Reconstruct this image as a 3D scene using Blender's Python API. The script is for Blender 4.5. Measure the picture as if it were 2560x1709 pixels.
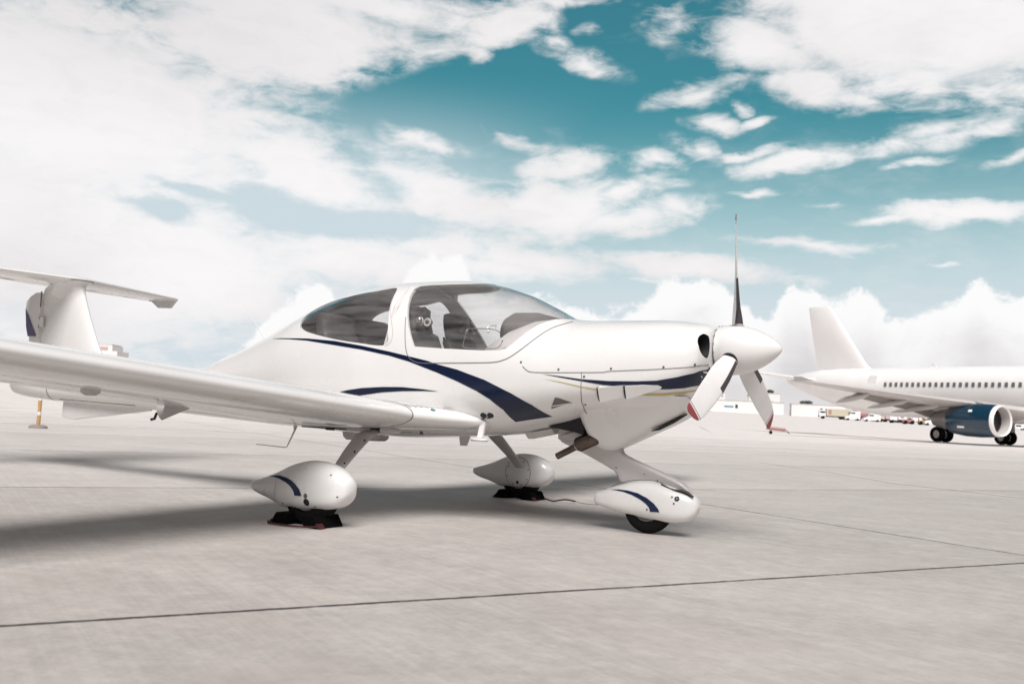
import bpy, bmesh, math, random
import numpy as np
from mathutils import Vector, Matrix
from math import sin, cos, pi, radians, sqrt
random.seed(7)
S = bpy.context.scene
for o in list(bpy.data.objects): bpy.data.objects.remove(o)

# ------------------------------------------------------------ camera
CAM = Vector((2.38, -6.36, 0.785)); YAW = radians(28.9); PITCH = radians(4.0); ROLL = radians(2.95)
FWD = Vector((-sin(YAW), cos(YAW), 0)); RGT = Vector((cos(YAW), sin(YAW), 0))
cam = bpy.data.cameras.new('camera'); co = bpy.data.objects.new('camera', cam); S.collection.objects.link(co)
fw = Vector((FWD.x*cos(PITCH), FWD.y*cos(PITCH), sin(PITCH))); up = RGT.cross(fw)
r_ = RGT*cos(ROLL) + up*sin(ROLL); u_ = up*cos(ROLL) - RGT*sin(ROLL)
m = Matrix.Identity(4)
for i in range(3):
    m[i][0] = r_[i]; m[i][1] = u_[i]; m[i][2] = -fw[i]; m[i][3] = CAM[i]
co.matrix_world = m
cam.sensor_width = 36; cam.lens = 36*2440/2560; cam.clip_start = .05; cam.clip_end = 8000
cam.dof.use_dof = True; cam.dof.focus_distance = 7.0; cam.dof.aperture_fstop = 4.0
S.camera = co
S.render.resolution_x = 1024; S.render.resolution_y = 683
S.view_settings.view_transform = 'Standard'; S.view_settings.look = 'None'
S.view_settings.exposure = 0.0; S.view_settings.gamma = 1
S.render.film_transparent = False
S.cycles.max_bounces = 8; S.cycles.transparent_max_bounces = 16
S.cycles.use_denoising = True

# ------------------------------------------------------------ sun (from the front right of the aircraft, behind thin cloud)
SUN_TO = Vector((.40, -.64, 1.0)).normalized()
SUN_EL = math.asin(SUN_TO.z); SUN_AZ = math.atan2(SUN_TO.x, SUN_TO.y)
sl = bpy.data.lights.new('sun', 'SUN'); sl.energy = 4.6; sl.angle = radians(36); sl.color = (1, .965, .945)
so = bpy.data.objects.new('sun', sl); S.collection.objects.link(so)
so.rotation_euler = SUN_TO.to_track_quat('Z', 'Y').to_euler(); so.location = (3, -4, 12)

# ------------------------------------------------------------ sky and clouds (world)
W = bpy.data.worlds.new('World'); S.world = W; W.use_nodes = True
nt = W.node_tree; nt.nodes.clear(); NL = nt.links
def nd(t, **k):
    n = nt.nodes.new(t)
    for a, b in k.items(): setattr(n, a, b)
    return n
def cn(a, s):
    if isinstance(a, (int, float)): s.default_value = a
    elif isinstance(a, (tuple, list)): s.default_value = a
    else: NL.new(a, s)
def mth(op, a, b=0.0, c=0.0, clamp=False):
    n = nd('ShaderNodeMath', operation=op, use_clamp=clamp); cn(a, n.inputs[0]); cn(b, n.inputs[1]); cn(c, n.inputs[2]); return n.outputs[0]
def dot(v, w):
    n = nd('ShaderNodeVectorMath', operation='DOT_PRODUCT'); cn(v, n.inputs[0]); cn(w, n.inputs[1]); return n.outputs['Value']
def xyz(a, b, c):
    n = nd('ShaderNodeCombineXYZ'); cn(a, n.inputs[0]); cn(b, n.inputs[1]); cn(c, n.inputs[2]); return n.outputs[0]
def noise(v, sc, det=6, rough=.55, dist=0.0):
    n = nd('ShaderNodeTexNoise'); cn(v, n.inputs['Vector']); n.inputs['Scale'].default_value = sc
    n.inputs['Detail'].default_value = det; n.inputs['Roughness'].default_value = rough; n.inputs['Distortion'].default_value = dist
    return n.outputs['Fac']
def sstep(v, a, b, lo=0.0, hi=1.0):
    n = nd('ShaderNodeMapRange', interpolation_type='SMOOTHSTEP'); cn(v, n.inputs[0])
    n.inputs[1].default_value = a; n.inputs[2].default_value = b; n.inputs[3].default_value = lo; n.inputs[4].default_value = hi
    return n.outputs[0]
def mixc(f, a, b):
    n = nd('ShaderNodeMix', data_type='RGBA'); cn(f, n.inputs[0]); cn(a, n.inputs[6]); cn(b, n.inputs[7]); return n.outputs[2]
def ramp(v, pts, interp='LINEAR'):
    n = nd('ShaderNodeValToRGB'); cr = n.color_ramp; cr.interpolation = interp
    while len(cr.elements) < len(pts): cr.elements.new(.5)
    for e, (p, c) in zip(cr.elements, pts): e.position = p; e.color = (*c, 1)
    cn(v, n.inputs[0]); return n.outputs[0]
tc = nd('ShaderNodeTexCoord').outputs['Generated']
dz = dot(tc, (0, 0, 1)); df = dot(tc, tuple(FWD)); dr = dot(tc, tuple(RGT))
az = mth('ARCTAN2', dr, df); el = mth('ARCSINE', dz)
P2 = xyz(az, el, 0.0)
# (azimuth, elevation, radius along, radius across, tilt, strength) of each cloud, degrees from the aircraft's heading line
CLOUDS = [
  (-0.4406,0.2640,0.3119,0.1386,-0.051,1.10),
  (-0.2543,0.3549,0.2538,0.0793,0.088,1.00),
  (-0.1554,0.3884,0.2268,0.0371,0.018,0.80),
  (-0.2291,0.2249,0.1703,0.0554,-0.366,0.90),
  (-0.0699,0.2143,0.1240,0.0372,-0.401,0.90),
  (-0.4396,0.1211,0.3401,0.1224,-0.051,1.10),
  (-0.0191,0.3803,0.0777,0.0315,0.332,0.95),
  (-0.0531,0.3521,0.0460,0.0209,0.298,0.70),
  (0.0321,0.4054,0.1093,0.0109,-0.051,0.50),
  (0.0666,0.3498,0.0771,0.0200,-0.209,0.85),
  (0.0318,0.3732,0.0201,0.0101,-0.226,0.55),
  (0.0607,0.3827,0.0230,0.0084,-0.051,0.50),
  (0.3905,0.3760,0.2596,0.0937,-0.191,1.15),
  (0.2513,0.3655,0.1102,0.0374,-0.296,0.90),
  (0.2953,0.3289,0.0728,0.0306,-0.401,0.85),
  (0.1578,0.3915,0.0614,0.0287,0.123,0.60),
  (0.1749,0.3251,0.0810,0.0178,0.263,0.70),
  (0.1902,0.2965,0.0402,0.0137,-0.121,0.70),
  (0.2197,0.3106,0.0199,0.0087,-0.226,0.60),
  (0.2361,0.2956,0.0374,0.0071,-0.017,0.60),
  (0.3373,0.3104,0.0447,0.0127,-0.226,0.60),
  (0.1391,0.2587,0.0294,0.0155,-0.051,0.75),
  (0.1703,0.2714,0.0364,0.0178,-0.435,0.65),
  (0.2273,0.2648,0.0750,0.0079,0.036,0.55),
  (0.2726,0.2554,0.0810,0.0146,0.088,0.85),
  (0.4035,0.2739,0.1623,0.0169,0.106,0.52),
  (0.4772,0.2513,0.0395,0.0079,0.193,0.50),
  (0.3863,0.2503,0.0357,0.0054,0.088,0.50),
  (0.2404,0.2287,0.0372,0.0059,0.053,0.75),
  (0.3081,0.2165,0.0320,0.0053,0.158,0.50),
  (0.4429,0.2054,0.0948,0.0149,0.001,1.00),
  (0.3641,0.1988,0.0542,0.0058,0.001,0.75),
  (0.2847,0.1769,0.0989,0.0099,0.001,0.75),
  (0.1677,0.1543,0.1725,0.0168,-0.104,0.95),
  (0.0164,0.1523,0.1652,0.0190,-0.017,0.85),
  (-0.0163,0.1454,0.1239,0.0165,-0.051,0.80),
  (0.1104,0.1671,0.0367,0.0065,-0.051,0.55),
  (0.1278,0.1426,0.1055,0.0057,-0.017,0.45),
  (0.4197,0.1611,0.0241,0.0038,0.036,0.55),
  (0.0488,0.2484,0.0871,0.0232,0.263,0.80),
  (0.0343,0.2078,0.1242,0.0538,0.088,1.00),
  (0.1089,0.2005,0.1105,0.0229,0.158,0.85),
  (0.1137,0.2305,0.0655,0.0156,0.175,0.70),
  (-0.0173,0.2778,0.0709,0.0125,-0.401,0.60),
  (-0.1106,0.2729,0.0619,0.0206,-0.261,0.65),
  (-0.3876,0.1230,0.3201,0.1067,-0.051,1.00),
  (-0.1596,0.1415,0.1856,0.0444,-0.051,0.80),
  (-0.0794,0.1653,0.1234,0.0288,-0.051,0.70),
  (-0.3554,0.1761,0.0550,0.0147,-0.191,-0.90),
  (-0.2026,0.1861,0.1197,0.0231,-0.086,-0.85),
  (-0.3274,0.1978,0.0487,0.0075,-0.191,-0.60),
  (-0.0509,0.3160,0.1670,0.0501,0.158,-0.75),
  (0.0960,0.3008,0.0827,0.0455,-0.051,-0.35),
  (0.1021,0.3468,0.0580,0.0248,-0.051,-0.30),
  (0.0535,0.3980,0.0629,0.0210,-0.051,-0.20),
  (-0.1215,0.1826,0.0613,0.0164,-0.051,-0.30),
]

nz1 = noise(xyz(mth('MULTIPLY', az, 1.0), mth('MULTIPLY', el, 2.1), 0.0), 9.0, 9, .6, .35)
nz2 = noise(xyz(mth('ADD', az, 3.0), mth('MULTIPLY', el, 3.2), 1.7), 4.0, 5, .5, .2)
wv = nd('ShaderNodeVectorMath', operation='MULTIPLY_ADD')      # warp so that the edges of the clouds curl
wn = nd('ShaderNodeTexNoise'); cn(P2, wn.inputs['Vector']); wn.inputs['Scale'].default_value = 13; wn.inputs['Detail'].default_value = 7
cn(wn.outputs['Color'], wv.inputs[0]); wv.inputs[1].default_value = (.085, .030, 0); cn(P2, wv.inputs[2])
wc = nd('ShaderNodeVectorMath', operation='SUBTRACT'); cn(wv.outputs[0], wc.inputs[0]); wc.inputs[1].default_value = (.0425, .015, 0)
PW = wc.outputs[0]
def blob(a, e, ra, re, tilt):
    mp = nd('ShaderNodeMapping', vector_type='TEXTURE'); cn(PW, mp.inputs[0])
    mp.inputs[1].default_value = (a, e, 0); mp.inputs[2].default_value = (0, 0, tilt); mp.inputs[3].default_value = (ra, re, 1)
    g = nd('ShaderNodeTexGradient', gradient_type='SPHERICAL'); cn(mp.outputs[0], g.inputs[0]); return g.outputs['Fac']
# unseen sky outside the view: broken cloud, darkened below to cut ambient light
away = mth('MAXIMUM', sstep(mth('ABSOLUTE', az), .56, .8), sstep(el, .46, .62))
dens = mth('MULTIPLY', away, .30)
for a, e, ra, re, t, w in CLOUDS:
    b = blob(a, e, ra, re, t)
    dens = mth('SMOOTH_MAX', dens, mth('MULTIPLY', b, w), .06) if w > 0 else mth('ADD', dens, mth('MULTIPLY', b, w))
nz3 = noise(xyz(mth('MULTIPLY', az, 1.0), mth('MULTIPLY', el, 2.6), 5.0), 24.0, 8, .62, .5)
body = sstep(dens, .02, .22)
amp = mth('MULTIPLY_ADD', mth('MULTIPLY', body, sstep(dens, .78, .38, .22, 1.0)), 1.05, .32)
dn = mth('ADD', mth('MULTIPLY', mth('SUBTRACT', nz1, .5), 1.1), mth('MULTIPLY', mth('SUBTRACT', nz3, .5), .88))
dens = mth('ADD', dens, mth('MULTIPLY', dn, amp))
dens = mth('ADD', dens, mth('MULTIPLY', mth('SUBTRACT', nz2, .5), .3))
alpha = mth('MULTIPLY', mth('POWER', sstep(dens, .0, .72), .80), .99)
# colour of the clear sky: the Nishita sky, tinted to the photograph's teal and washed out towards the horizon
sk = nd('ShaderNodeTexSky', sky_type='NISHITA', sun_disc=False, sun_elevation=SUN_EL, sun_rotation=SUN_AZ, air_density=1.0, dust_density=1.0, ozone_density=2.0)
tint = nd('ShaderNodeMix', data_type='RGBA', blend_type='MULTIPLY'); tint.inputs[0].default_value = 1
cn(sk.outputs[0], tint.inputs[6]); tint.inputs[7].default_value = (.034, .098, .075, 1)
deep = tint.outputs[2]
pale = sstep(el, .33, .085)
palex = mth('MULTIPLY', sstep(az, .14, -.12), sstep(el, .34, .19))
wash = mth('MAXIMUM', mth('POWER', pale, 1.2), mth('MULTIPLY', palex, .92))
skyc = mixc(wash, deep, (.65, .735, .785, 1))
shade = sstep(noise(xyz(az, mth('MULTIPLY', el, 2.0), 4.0), 3.2, 6, .55, .3), .38, .72)
shade2 = mth('MULTIPLY', sstep(el, .20, .36), sstep(az, .05, -.35))
cc = mixc(mth('ADD', mth('MAXIMUM', mth('MULTIPLY', shade, .45), mth('MULTIPLY', shade2, .55)), mth('MULTIPLY', sstep(nz3, .42, .70), .12), 0, True), (.955, .935, .94, 1), (.70, .675, .685, 1))
col = mixc(alpha, skyc, cc)
# heaped clouds along the horizon
fc = nd('ShaderNodeFloatCurve'); cv = fc.mapping.curves[0]
CUM = [(0.0748,-0.0541),(0.1850,-0.0191),(0.2619,0.1152),(0.3035,0.3054),(0.3254,0.3693),(0.3383,0.3866),(0.3559,0.3272),(0.3890,0.3564),(0.4146,0.4620),(0.4261,0.4948),(0.4381,0.4911),(0.4517,0.5039),(0.4628,0.4466),(0.4807,0.3920),(0.5394,0.3696),(0.5876,0.3439),(0.6076,0.3741),(0.6205,0.4300),(0.6286,0.4606),(0.6469,0.4694),(0.6669,0.4648),(0.6838,0.4105),(0.6953,0.3983),(0.7054,0.3530),(0.7182,0.3674),(0.7257,0.4273),(0.7351,0.4502),(0.7446,0.4533),(0.7574,0.4162),(0.7698,0.4208),(0.7881,0.4344),(0.7974,0.4091),(0.8097,0.3586),(0.8389,0.3875),(0.8588,0.4276),(0.8728,0.4667),(0.8813,0.4309),(0.8896,0.4222),(0.9032,0.4302),(0.9401,0.4225),]

for i, (x_, y_) in enumerate(CUM):
    if i < 2 and len(cv.points) > i: cv.points[i].location = (x_, y_)
    else: cv.points.new(x_, y_)
fc.mapping.update()
cn(mth('DIVIDE', mth('ADD', az, .6), 1.2, clamp=True), fc.inputs['Value'])
h = mth('MULTIPLY', fc.outputs[0], .3)
cnz = noise(xyz(az, mth('MULTIPLY', el, 1.2), 8.0), 30.0, 9, .62, .3)
cd = mth('ADD', mth('SUBTRACT', h, el), mth('MULTIPLY', mth('SUBTRACT', cnz, .5), .055))
ca = mth('MULTIPLY', sstep(cd, -.005, .006), .97)
cshade = sstep(mth('ADD', mth('SUBTRACT', h, el), mth('MULTIPLY', mth('SUBTRACT', noise(xyz(az, el, 2.0), 16.0, 5, .6, .4), .5), .09)), .015, .10)
ccol = mixc(cshade, (.99, .98, .98, 1), (.70, .675, .69, 1))
ccol = mixc(sstep(el, .055, .0), ccol, (.80, .765, .765, 1))
col = mixc(ca, col, ccol)
# the unseen sky away from the view is darkened to deepen the shadows
col = mixc(mth('MULTIPLY', away, .90), col, (.080, .074, .074, 1))
bg = nd('ShaderNodeBackground'); cn(col, bg.inputs[0]); bg.inputs[1].default_value = 1.0
ow = nd('ShaderNodeOutputWorld'); NL.new(bg.outputs[0], ow.inputs[0])

# ------------------------------------------------------------ helpers
COL = S.collection
def tag(o, label=None, cat=None, group=None, kind=None):
    if label: o['label'] = label
    if cat: o['category'] = cat
    if group: o['group'] = group
    if kind: o['kind'] = kind
    return o
def empty(name, loc=(0, 0, 0), rz=0.0):
    o = bpy.data.objects.new(name, None); COL.objects.link(o); o.location = loc; o.rotation_euler = (0, 0, rz); o.empty_display_size = .2
    return o
def mkobj(name, V, F, mat, parent=None, smooth=True, mats=None, fm=None, sharp=None):
    me = bpy.data.meshes.new(name); me.from_pydata([tuple(map(float, v)) for v in V], [], [tuple(map(int, f)) for f in F]); me.validate()
    for mm in (mats or [mat]): me.materials.append(mm)
    if fm is not None and len(fm) == len(me.polygons): me.polygons.foreach_set('material_index', fm)
    if smooth:
        me.polygons.foreach_set('use_smooth', [True]*len(me.polygons))
        if sharp: me.set_sharp_from_angle(angle=radians(sharp))
    o = bpy.data.objects.new(name, me); COL.objects.link(o)
    if parent: o.parent = parent
    return o
class MB:
    def __init__(s): s.V = []; s.F = []; s.M = []; s.mi = 0
    def add(s, V, F, mi=None):
        b = len(s.V); s.V += [tuple(v) for v in V]; s.F += [tuple(i+b for i in f) for f in F]; s.M += [s.mi if mi is None else mi]*len(F); return s
    def box(s, c, d, rot=None, mi=None, taper=1.0):
        x, y, z = [k/2 for k in d]; vs = []
        for sz in (-1, 1):
            t = taper if sz > 0 else 1
            for a, b in ((-1, -1), (1, -1), (1, 1), (-1, 1)):
                v = Vector((a*x*t, b*y*t, sz*z))
                if rot: v = rot @ v
                vs.append(v + Vector(c))
        return s.add(vs, [(3, 2, 1, 0), (4, 5, 6, 7), (0, 1, 5, 4), (1, 2, 6, 5), (2, 3, 7, 6), (3, 0, 4, 7)], mi)
    def loft(s, rings, caps=True, closed=True, mi=None):
        n = len(rings[0]); V = [v for r in rings for v in r]; F = []
        for i in range(len(rings)-1):
            for j in range(n if closed else n-1):
                k = (j+1) % n
                F.append((i*n+j, i*n+k, (i+1)*n+k, (i+1)*n+j))
        if caps and closed:
            F.append(tuple(range(n-1, -1, -1))); F.append(tuple((len(rings)-1)*n+j for j in range(n)))
        return s.add(V, F, mi)
    def tube(s, path, r, n=10, caps=True, mi=None, flat=1.0):
        P = [Vector(p) for p in path]; R = r if isinstance(r, (list, tuple)) else [r]*len(P); rings = []
        up0 = Vector((0, 0, 1))
        for i, p in enumerate(P):
            d = (P[min(i+1, len(P)-1)] - P[max(i-1, 0)]).normalized()
            a = d.cross(up0)
            if a.length < .05: a = d.cross(Vector((0, 1, 0)))
            a.normalize(); b = a.cross(d)
            rings.append([p + a*cos(2*pi*k/n)*R[i] + b*sin(2*pi*k/n)*R[i]*flat for k in range(n)])
        return s.loft(rings, caps, True, mi)
    def lathe(s, prof, c=(0, 0, 0), axis='X', n=32, mi=None, caps=False):
        rings = []
        for t, r in prof:
            ring = []
            for k in range(n):
                a = 2*pi*k/n
                if axis == 'X': v = (t, r*cos(a), r*sin(a))
                elif axis == 'Y': v = (r*sin(a), t, r*cos(a))
                else: v = (r*cos(a), r*sin(a), t)
                ring.append((v[0]+c[0], v[1]+c[1], v[2]+c[2]))
            rings.append(ring)
        return s.loft(rings, caps, True, mi)
    def prism(s, pts, axis, a, b, mi=None):     # pts: 2-D outline; axis it is extruded along
        n = len(pts)
        def p(q, t): return {'X': (t, q[0], q[1]), 'Y': (q[0], t, q[1]), 'Z': (q[0], q[1], t)}[axis]
        V = [p(q, a) for q in pts] + [p(q, b) for q in pts]
        F = [tuple(range(n)), tuple(range(2*n-1, n-1, -1))] + [(i, i+n, (i+1) % n + n, (i+1) % n) for i in range(n)]
        return s.add(V, F, mi)
    def xf(s, M): s.V = [tuple(M @ Vector(v)) for v in s.V]; return s
    def build(s, name, mat, parent=None, smooth=True, sharp=35, mats=None):
        o = mkobj(name, s.V, s.F, mat, parent, smooth, mats, s.M if mats else None, sharp)
        b = bmesh.new(); b.from_mesh(o.data); bmesh.ops.recalc_face_normals(b, faces=b.faces); b.to_mesh(o.data); b.free()
        return o
def bevel(o, w, seg=2):
    md = o.modifiers.new('bevel', 'BEVEL'); md.width = w; md.segments = seg; md.limit_method = 'ANGLE'; md.angle_limit = radians(40); return o
def smoothpts(pts, n, closed=False):
    P = [np.array(p, float) for p in pts]; out = []; N = len(P); segs = N if closed else N-1
    for i in range(segs):
        if closed: p0, p1, p2, p3 = P[(i-1) % N], P[i], P[(i+1) % N], P[(i+2) % N]
        else: p0, p1, p2, p3 = P[max(i-1, 0)], P[i], P[i+1], P[min(i+2, N-1)]
        for k in range(n):
            t = k/n
            out.append(.5*((2*p1)+(-p0+p2)*t+(2*p0-5*p1+4*p2-p3)*t*t+(-p0+3*p1-3*p2+p3)*t**3))
    if not closed: out.append(P[-1])
    return out

# ------------------------------------------------------------ materials
def pmat(name, col, rough=.5, metal=0.0, coat=0.0, var=0.0, vscale=6.0, bump=0.0, bscale=40.0, spec=.5, dirt=0.0):
    mt = bpy.data.materials.new(name); mt.use_nodes = True; t = mt.node_tree; b = t.nodes['Principled BSDF']
    b.inputs['Base Color'].default_value = (*col, 1); b.inputs['Roughness'].default_value = rough; b.inputs['Metallic'].default_value = metal
    b.inputs['Coat Weight'].default_value = coat; b.inputs['Coat Roughness'].default_value = .06; b.inputs['Specular IOR Level'].default_value = spec
    tc = t.nodes.new('ShaderNodeTexCoord')
    if var > 0:
        n = t.nodes.new('ShaderNodeTexNoise'); n.inputs['Scale'].default_value = vscale; n.inputs['Detail'].default_value = 6
        t.links.new(tc.outputs['Object'], n.inputs['Vector'])
        mr = t.nodes.new('ShaderNodeMapRange'); mr.inputs[1].default_value = .3; mr.inputs[2].default_value = .7; mr.inputs[3].default_value = 1-var; mr.inputs[4].default_value = 1+var*.5
        t.links.new(n.outputs['Fac'], mr.inputs[0])
        mx = t.nodes.new('ShaderNodeMix'); mx.data_type = 'RGBA'; mx.blend_type = 'MULTIPLY'; mx.inputs[0].default_value = 1; mx.inputs[6].default_value = (*col, 1)
        t.links.new(mr.outputs[0], mx.inputs[7]); t.links.new(mx.outputs[2], b.inputs['Base Color'])
        mr2 = t.nodes.new('ShaderNodeMapRange'); mr2.inputs[1].default_value = .3; mr2.inputs[2].default_value = .7; mr2.inputs[3].default_value = max(rough-.06, 0); mr2.inputs[4].default_value = rough+.08
        n2 = t.nodes.new('ShaderNodeTexNoise'); n2.inputs['Scale'].default_value = vscale*2.3; n2.inputs['Detail'].default_value = 5
        t.links.new(tc.outputs['Object'], n2.inputs['Vector']); t.links.new(n2.outputs['Fac'], mr2.inputs[0]); t.links.new(mr2.outputs[0], b.inputs['Roughness'])
    if bump > 0:
        n = t.nodes.new('ShaderNodeTexNoise'); n.inputs['Scale'].default_value = bscale; n.inputs['Detail'].default_value = 4
        t.links.new(tc.outputs['Object'], n.inputs['Vector']); bp = t.nodes.new('ShaderNodeBump'); bp.inputs['Strength'].default_value = bump; bp.inputs['Distance'].default_value = .01
        t.links.new(n.outputs['Fac'], bp.inputs['Height']); t.links.new(bp.outputs[0], b.inputs['Normal'])
    return mt
WHITE = pmat('gloss_white_paint', (.765, .755, .748), .30, coat=.6, var=.035, vscale=2.2)
WHITE2 = pmat('white_composite', (.73, .718, .712), .38, coat=.25, var=.05, vscale=5)
BLADE = pmat('blade_white_paint', (.74, .725, .72), .45, coat=.1, var=.05, vscale=9)
NAVY = pmat('navy_paint', (.003, .009, .034), .25, coat=.15, spec=.35)
NAVY2 = pmat('navy_sticker', (.005, .016, .055), .3, coat=.1, spec=.35)
GOLDP = pmat('gold_pinstripe', (.50, .41, .16), .35, coat=.3)
SEAM = pmat('panel_gap', (.16, .14, .14), .7)
SEAML = pmat('faint_panel_gap', (.42, .39, .385), .6)
BLACK = pmat('black_void', (.008, .008, .010), .6)
BOOT = pmat('de_icing_rubber', (.055, .045, .048), .5)
GREYB = pmat('grey_blade_paint', (.22, .20, .21), .45, var=.06)
RED = pmat('dark_red_paint', (.26, .055, .06), .45, var=.08, vscale=20)
RUBBER = pmat('tyre_rubber', (.011, .010, .010), .85, bump=.2, bscale=60, spec=.08)
STEEL = pmat('bare_steel', (.36, .34, .33), .35, metal=.9, var=.1)
EXH = pmat('heat_stained_steel', (.13, .098, .088), .34, metal=.9, var=.4, vscale=14)
SCREW = pmat('screw_head', (.16, .15, .15), .45, metal=.5)
LEATHER = pmat('grey_seat_leather', (.095, .085, .086), .5, var=.12, vscale=7, bump=.15, bscale=120)
LEATHER_D = pmat('dark_seat_leather', (.035, .028, .032), .55, var=.1)
TRIM = pmat('grey_cabin_trim', (.68, .65, .64), .7, var=.12, vscale=5, bump=.1, bscale=90)
FRAMEG = pmat('frame_standin_grey', (.19, .175, .17), .6)
TRIMD = pmat('dark_cabin_trim', (.07, .065, .068), .7)
BEIGE = pmat('beige_belt_webbing', (.45, .40, .34), .8)
CHROME = pmat('polished_metal', (.7, .69, .68), .15, metal=1)
STRUT = pmat('strut_grey_white_paint', (.55, .525, .52), .42, coat=.1, var=.06, vscale=8)
DRED = pmat('shade_dark_red', (.05, .006, .008), .8, var=.2, vscale=20)  # red darkened so the colour holds the shadow under the wing
CHOCKB = pmat('chock_black_rubber', (.005, .005, .005), .95, spec=.03)
def glassmat(name, tintc, refl_veil=.10, refl=1.0):
    mt = bpy.data.materials.new(name); mt.use_nodes = True; t = mt.node_tree; t.nodes.clear(); N = t.nodes.new; L = t.links.new
    tr = N('ShaderNodeBsdfTransparent'); tr.inputs[0].default_value = (*tintc, 1)
    gl = N('ShaderNodeBsdfGlossy'); gl.inputs['Roughness'].default_value = .03; gl.inputs[0].default_value = (.97, .97, .97, 1)
    df_ = N('ShaderNodeBsdfDiffuse'); df_.inputs[0].default_value = (.62, .60, .59, 1)
    ge = N('ShaderNodeNewGeometry'); dp = N('ShaderNodeVectorMath'); dp.operation = 'DOT_PRODUCT'; L(ge.outputs['Incoming'], dp.inputs[0]); L(ge.outputs['Normal'], dp.inputs[1])
    def M(op, a, b_=0.0):
        n = N('ShaderNodeMath'); n.operation = op
        for i, v in enumerate((a, b_)):
            if isinstance(v, (int, float)): n.inputs[i].default_value = v
            else: L(v, n.inputs[i])
        return n.outputs[0]
    f = M('ADD', M('MULTIPLY', M('POWER', M('SUBTRACT', 1.0, M('ABSOLUTE', dp.outputs['Value'])), 5.0), .94*refl), .045*refl)
    tcn = N('ShaderNodeTexCoord'); mp = N('ShaderNodeMapping'); mp.inputs['Scale'].default_value = (.7, 1.2, 5.0); mp.inputs['Rotation'].default_value = (0, .12, 0)
    n = N('ShaderNodeTexNoise'); n.inputs['Scale'].default_value = 3.5; n.inputs['Detail'].default_value = 5; n.inputs['Distortion'].default_value = .4
    L(tcn.outputs['Object'], mp.inputs[0]); L(mp.outputs[0], n.inputs['Vector'])
    mr = N('ShaderNodeMapRange'); mr.inputs[1].default_value = .35; mr.inputs[2].default_value = .68; mr.inputs[3].default_value = refl_veil*.2; mr.inputs[4].default_value = refl_veil*2.1; L(n.outputs['Fac'], mr.inputs[0])  # streaky diffuse veil, stands in for sky reflections on the acrylic
    m0 = N('ShaderNodeMixShader'); L(mr.outputs[0], m0.inputs[0]); L(tr.outputs[0], m0.inputs[1]); L(df_.outputs[0], m0.inputs[2])
    mx = N('ShaderNodeMixShader'); o = N('ShaderNodeOutputMaterial'); L(f, mx.inputs[0]); L(m0.outputs[0], mx.inputs[1]); L(gl.outputs[0], mx.inputs[2]); L(mx.outputs[0], o.inputs[0]); return mt
GLASS = glassmat('canopy_acrylic', (.995, .995, .995), .040, 1.2)

# ------------------------------------------------------------ the apron
def gz(r):      # the field rises very gently beyond the apron, which is level
    s = 14.0; t = (min(r, 520.0)-118)/s
    return .0160*s*(math.log1p(math.exp(t)) if t < 30 else t)
def groundz(x, y): return gz(math.hypot(x-CAM.x, y-CAM.y))
def at(X, Z, up_=0.0):     # a point X metres to the right and Z metres out along the view's heading
    p = Vector((CAM.x, CAM.y, 0)) + RGT*X + FWD*Z; p.z = groundz(p.x, p.y)+up_; return p
rad = [0, 1.5, 3, 5, 8, 12, 18, 26, 38, 54, 70, 85, 95, 103, 110, 117, 124, 132, 142, 155, 175, 200, 240, 300, 380, 460, 520, 900, 2000, 6000]
NA = 96; V = [(CAM.x, CAM.y, 0)]; F = []
for r in rad[1:]:
    for k in range(NA):
        a = 2*pi*k/NA; V.append((CAM.x+r*cos(a), CAM.y+r*sin(a), gz(r)))
for k in range(NA): F.append((0, 1+k, 1+(k+1) % NA))
for i in range(len(rad)-2):
    for k in range(NA):
        F.append((1+i*NA+k, 1+(i+1)*NA+k, 1+(i+1)*NA+(k+1) % NA, 1+i*NA+(k+1) % NA))
CONC = bpy.data.materials.new('apron_concrete'); CONC.use_nodes = True; nt = CONC.node_tree; NL = nt.links
bs = nt.nodes['Principled BSDF']
gp = nd('ShaderNodeNewGeometry').outputs['Position']
GA = radians(59.8)
u = dot(gp, (-sin(GA), cos(GA), 0)); v = dot(gp, (cos(GA), sin(GA), 0))
wob = mth('ADD', mth('MULTIPLY', mth('SUBTRACT', noise(gp, 1.3, 5, .6), .5), .03), mth('MULTIPLY', mth('SUBTRACT', noise(gp, 14.0, 4, .7), .5), .022))
def joint(coord, off, per, w, th=.0):
    q = mth('DIVIDE', mth('SUBTRACT', mth('ADD', coord, wob), off), per)
    d = mth('MULTIPLY', mth('ABSOLUTE', mth('SUBTRACT', q, mth('ROUND', q))), per)
    return sstep(d, w, w*.45)
brk = sstep(noise(gp, 3.0, 6, .75), .34, .50, .45, 1.0)
jl = mth('MULTIPLY', mth('MAXIMUM', joint(u, -1.640, 4.83, .023), joint(v, 2.055, 14.5, .020)), brk)
big = noise(gp, .35, 7, .62, .4); mid = noise(gp, 2.1, 8, .65, .3); fine = noise(gp, 38.0, 8, .8)
st = nd('ShaderNodeMapping'); cn(gp, st.inputs[0]); st.inputs['Rotation'].default_value = (0, 0, -GA - radians(32)); st.inputs['Scale'].default_value = (1.2, 22, 1)
strk = noise(xyz(mth('MULTIPLY', u, .55), mth('MULTIPLY', v, 34.0), 0.0), 1.0, 5, .6, .1)
st2 = nd('ShaderNodeMapping'); cn(gp, st2.inputs[0]); st2.inputs['Rotation'].default_value = (0, 0, -GA); st2.inputs['Scale'].default_value = (.25, 2.6, 1)
sweep = noise(st2.outputs[0], 1.0, 6, .6, .5)
grn = noise(gp, 9.0, 8, .75)
val = mth('ADD', mth('MULTIPLY', sstep(big, .3, .7), .12), mth('ADD', mth('MULTIPLY', sstep(mid, .3, .7), .10), mth('MULTIPLY', sstep(grn, .32, .68), .17)))
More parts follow.
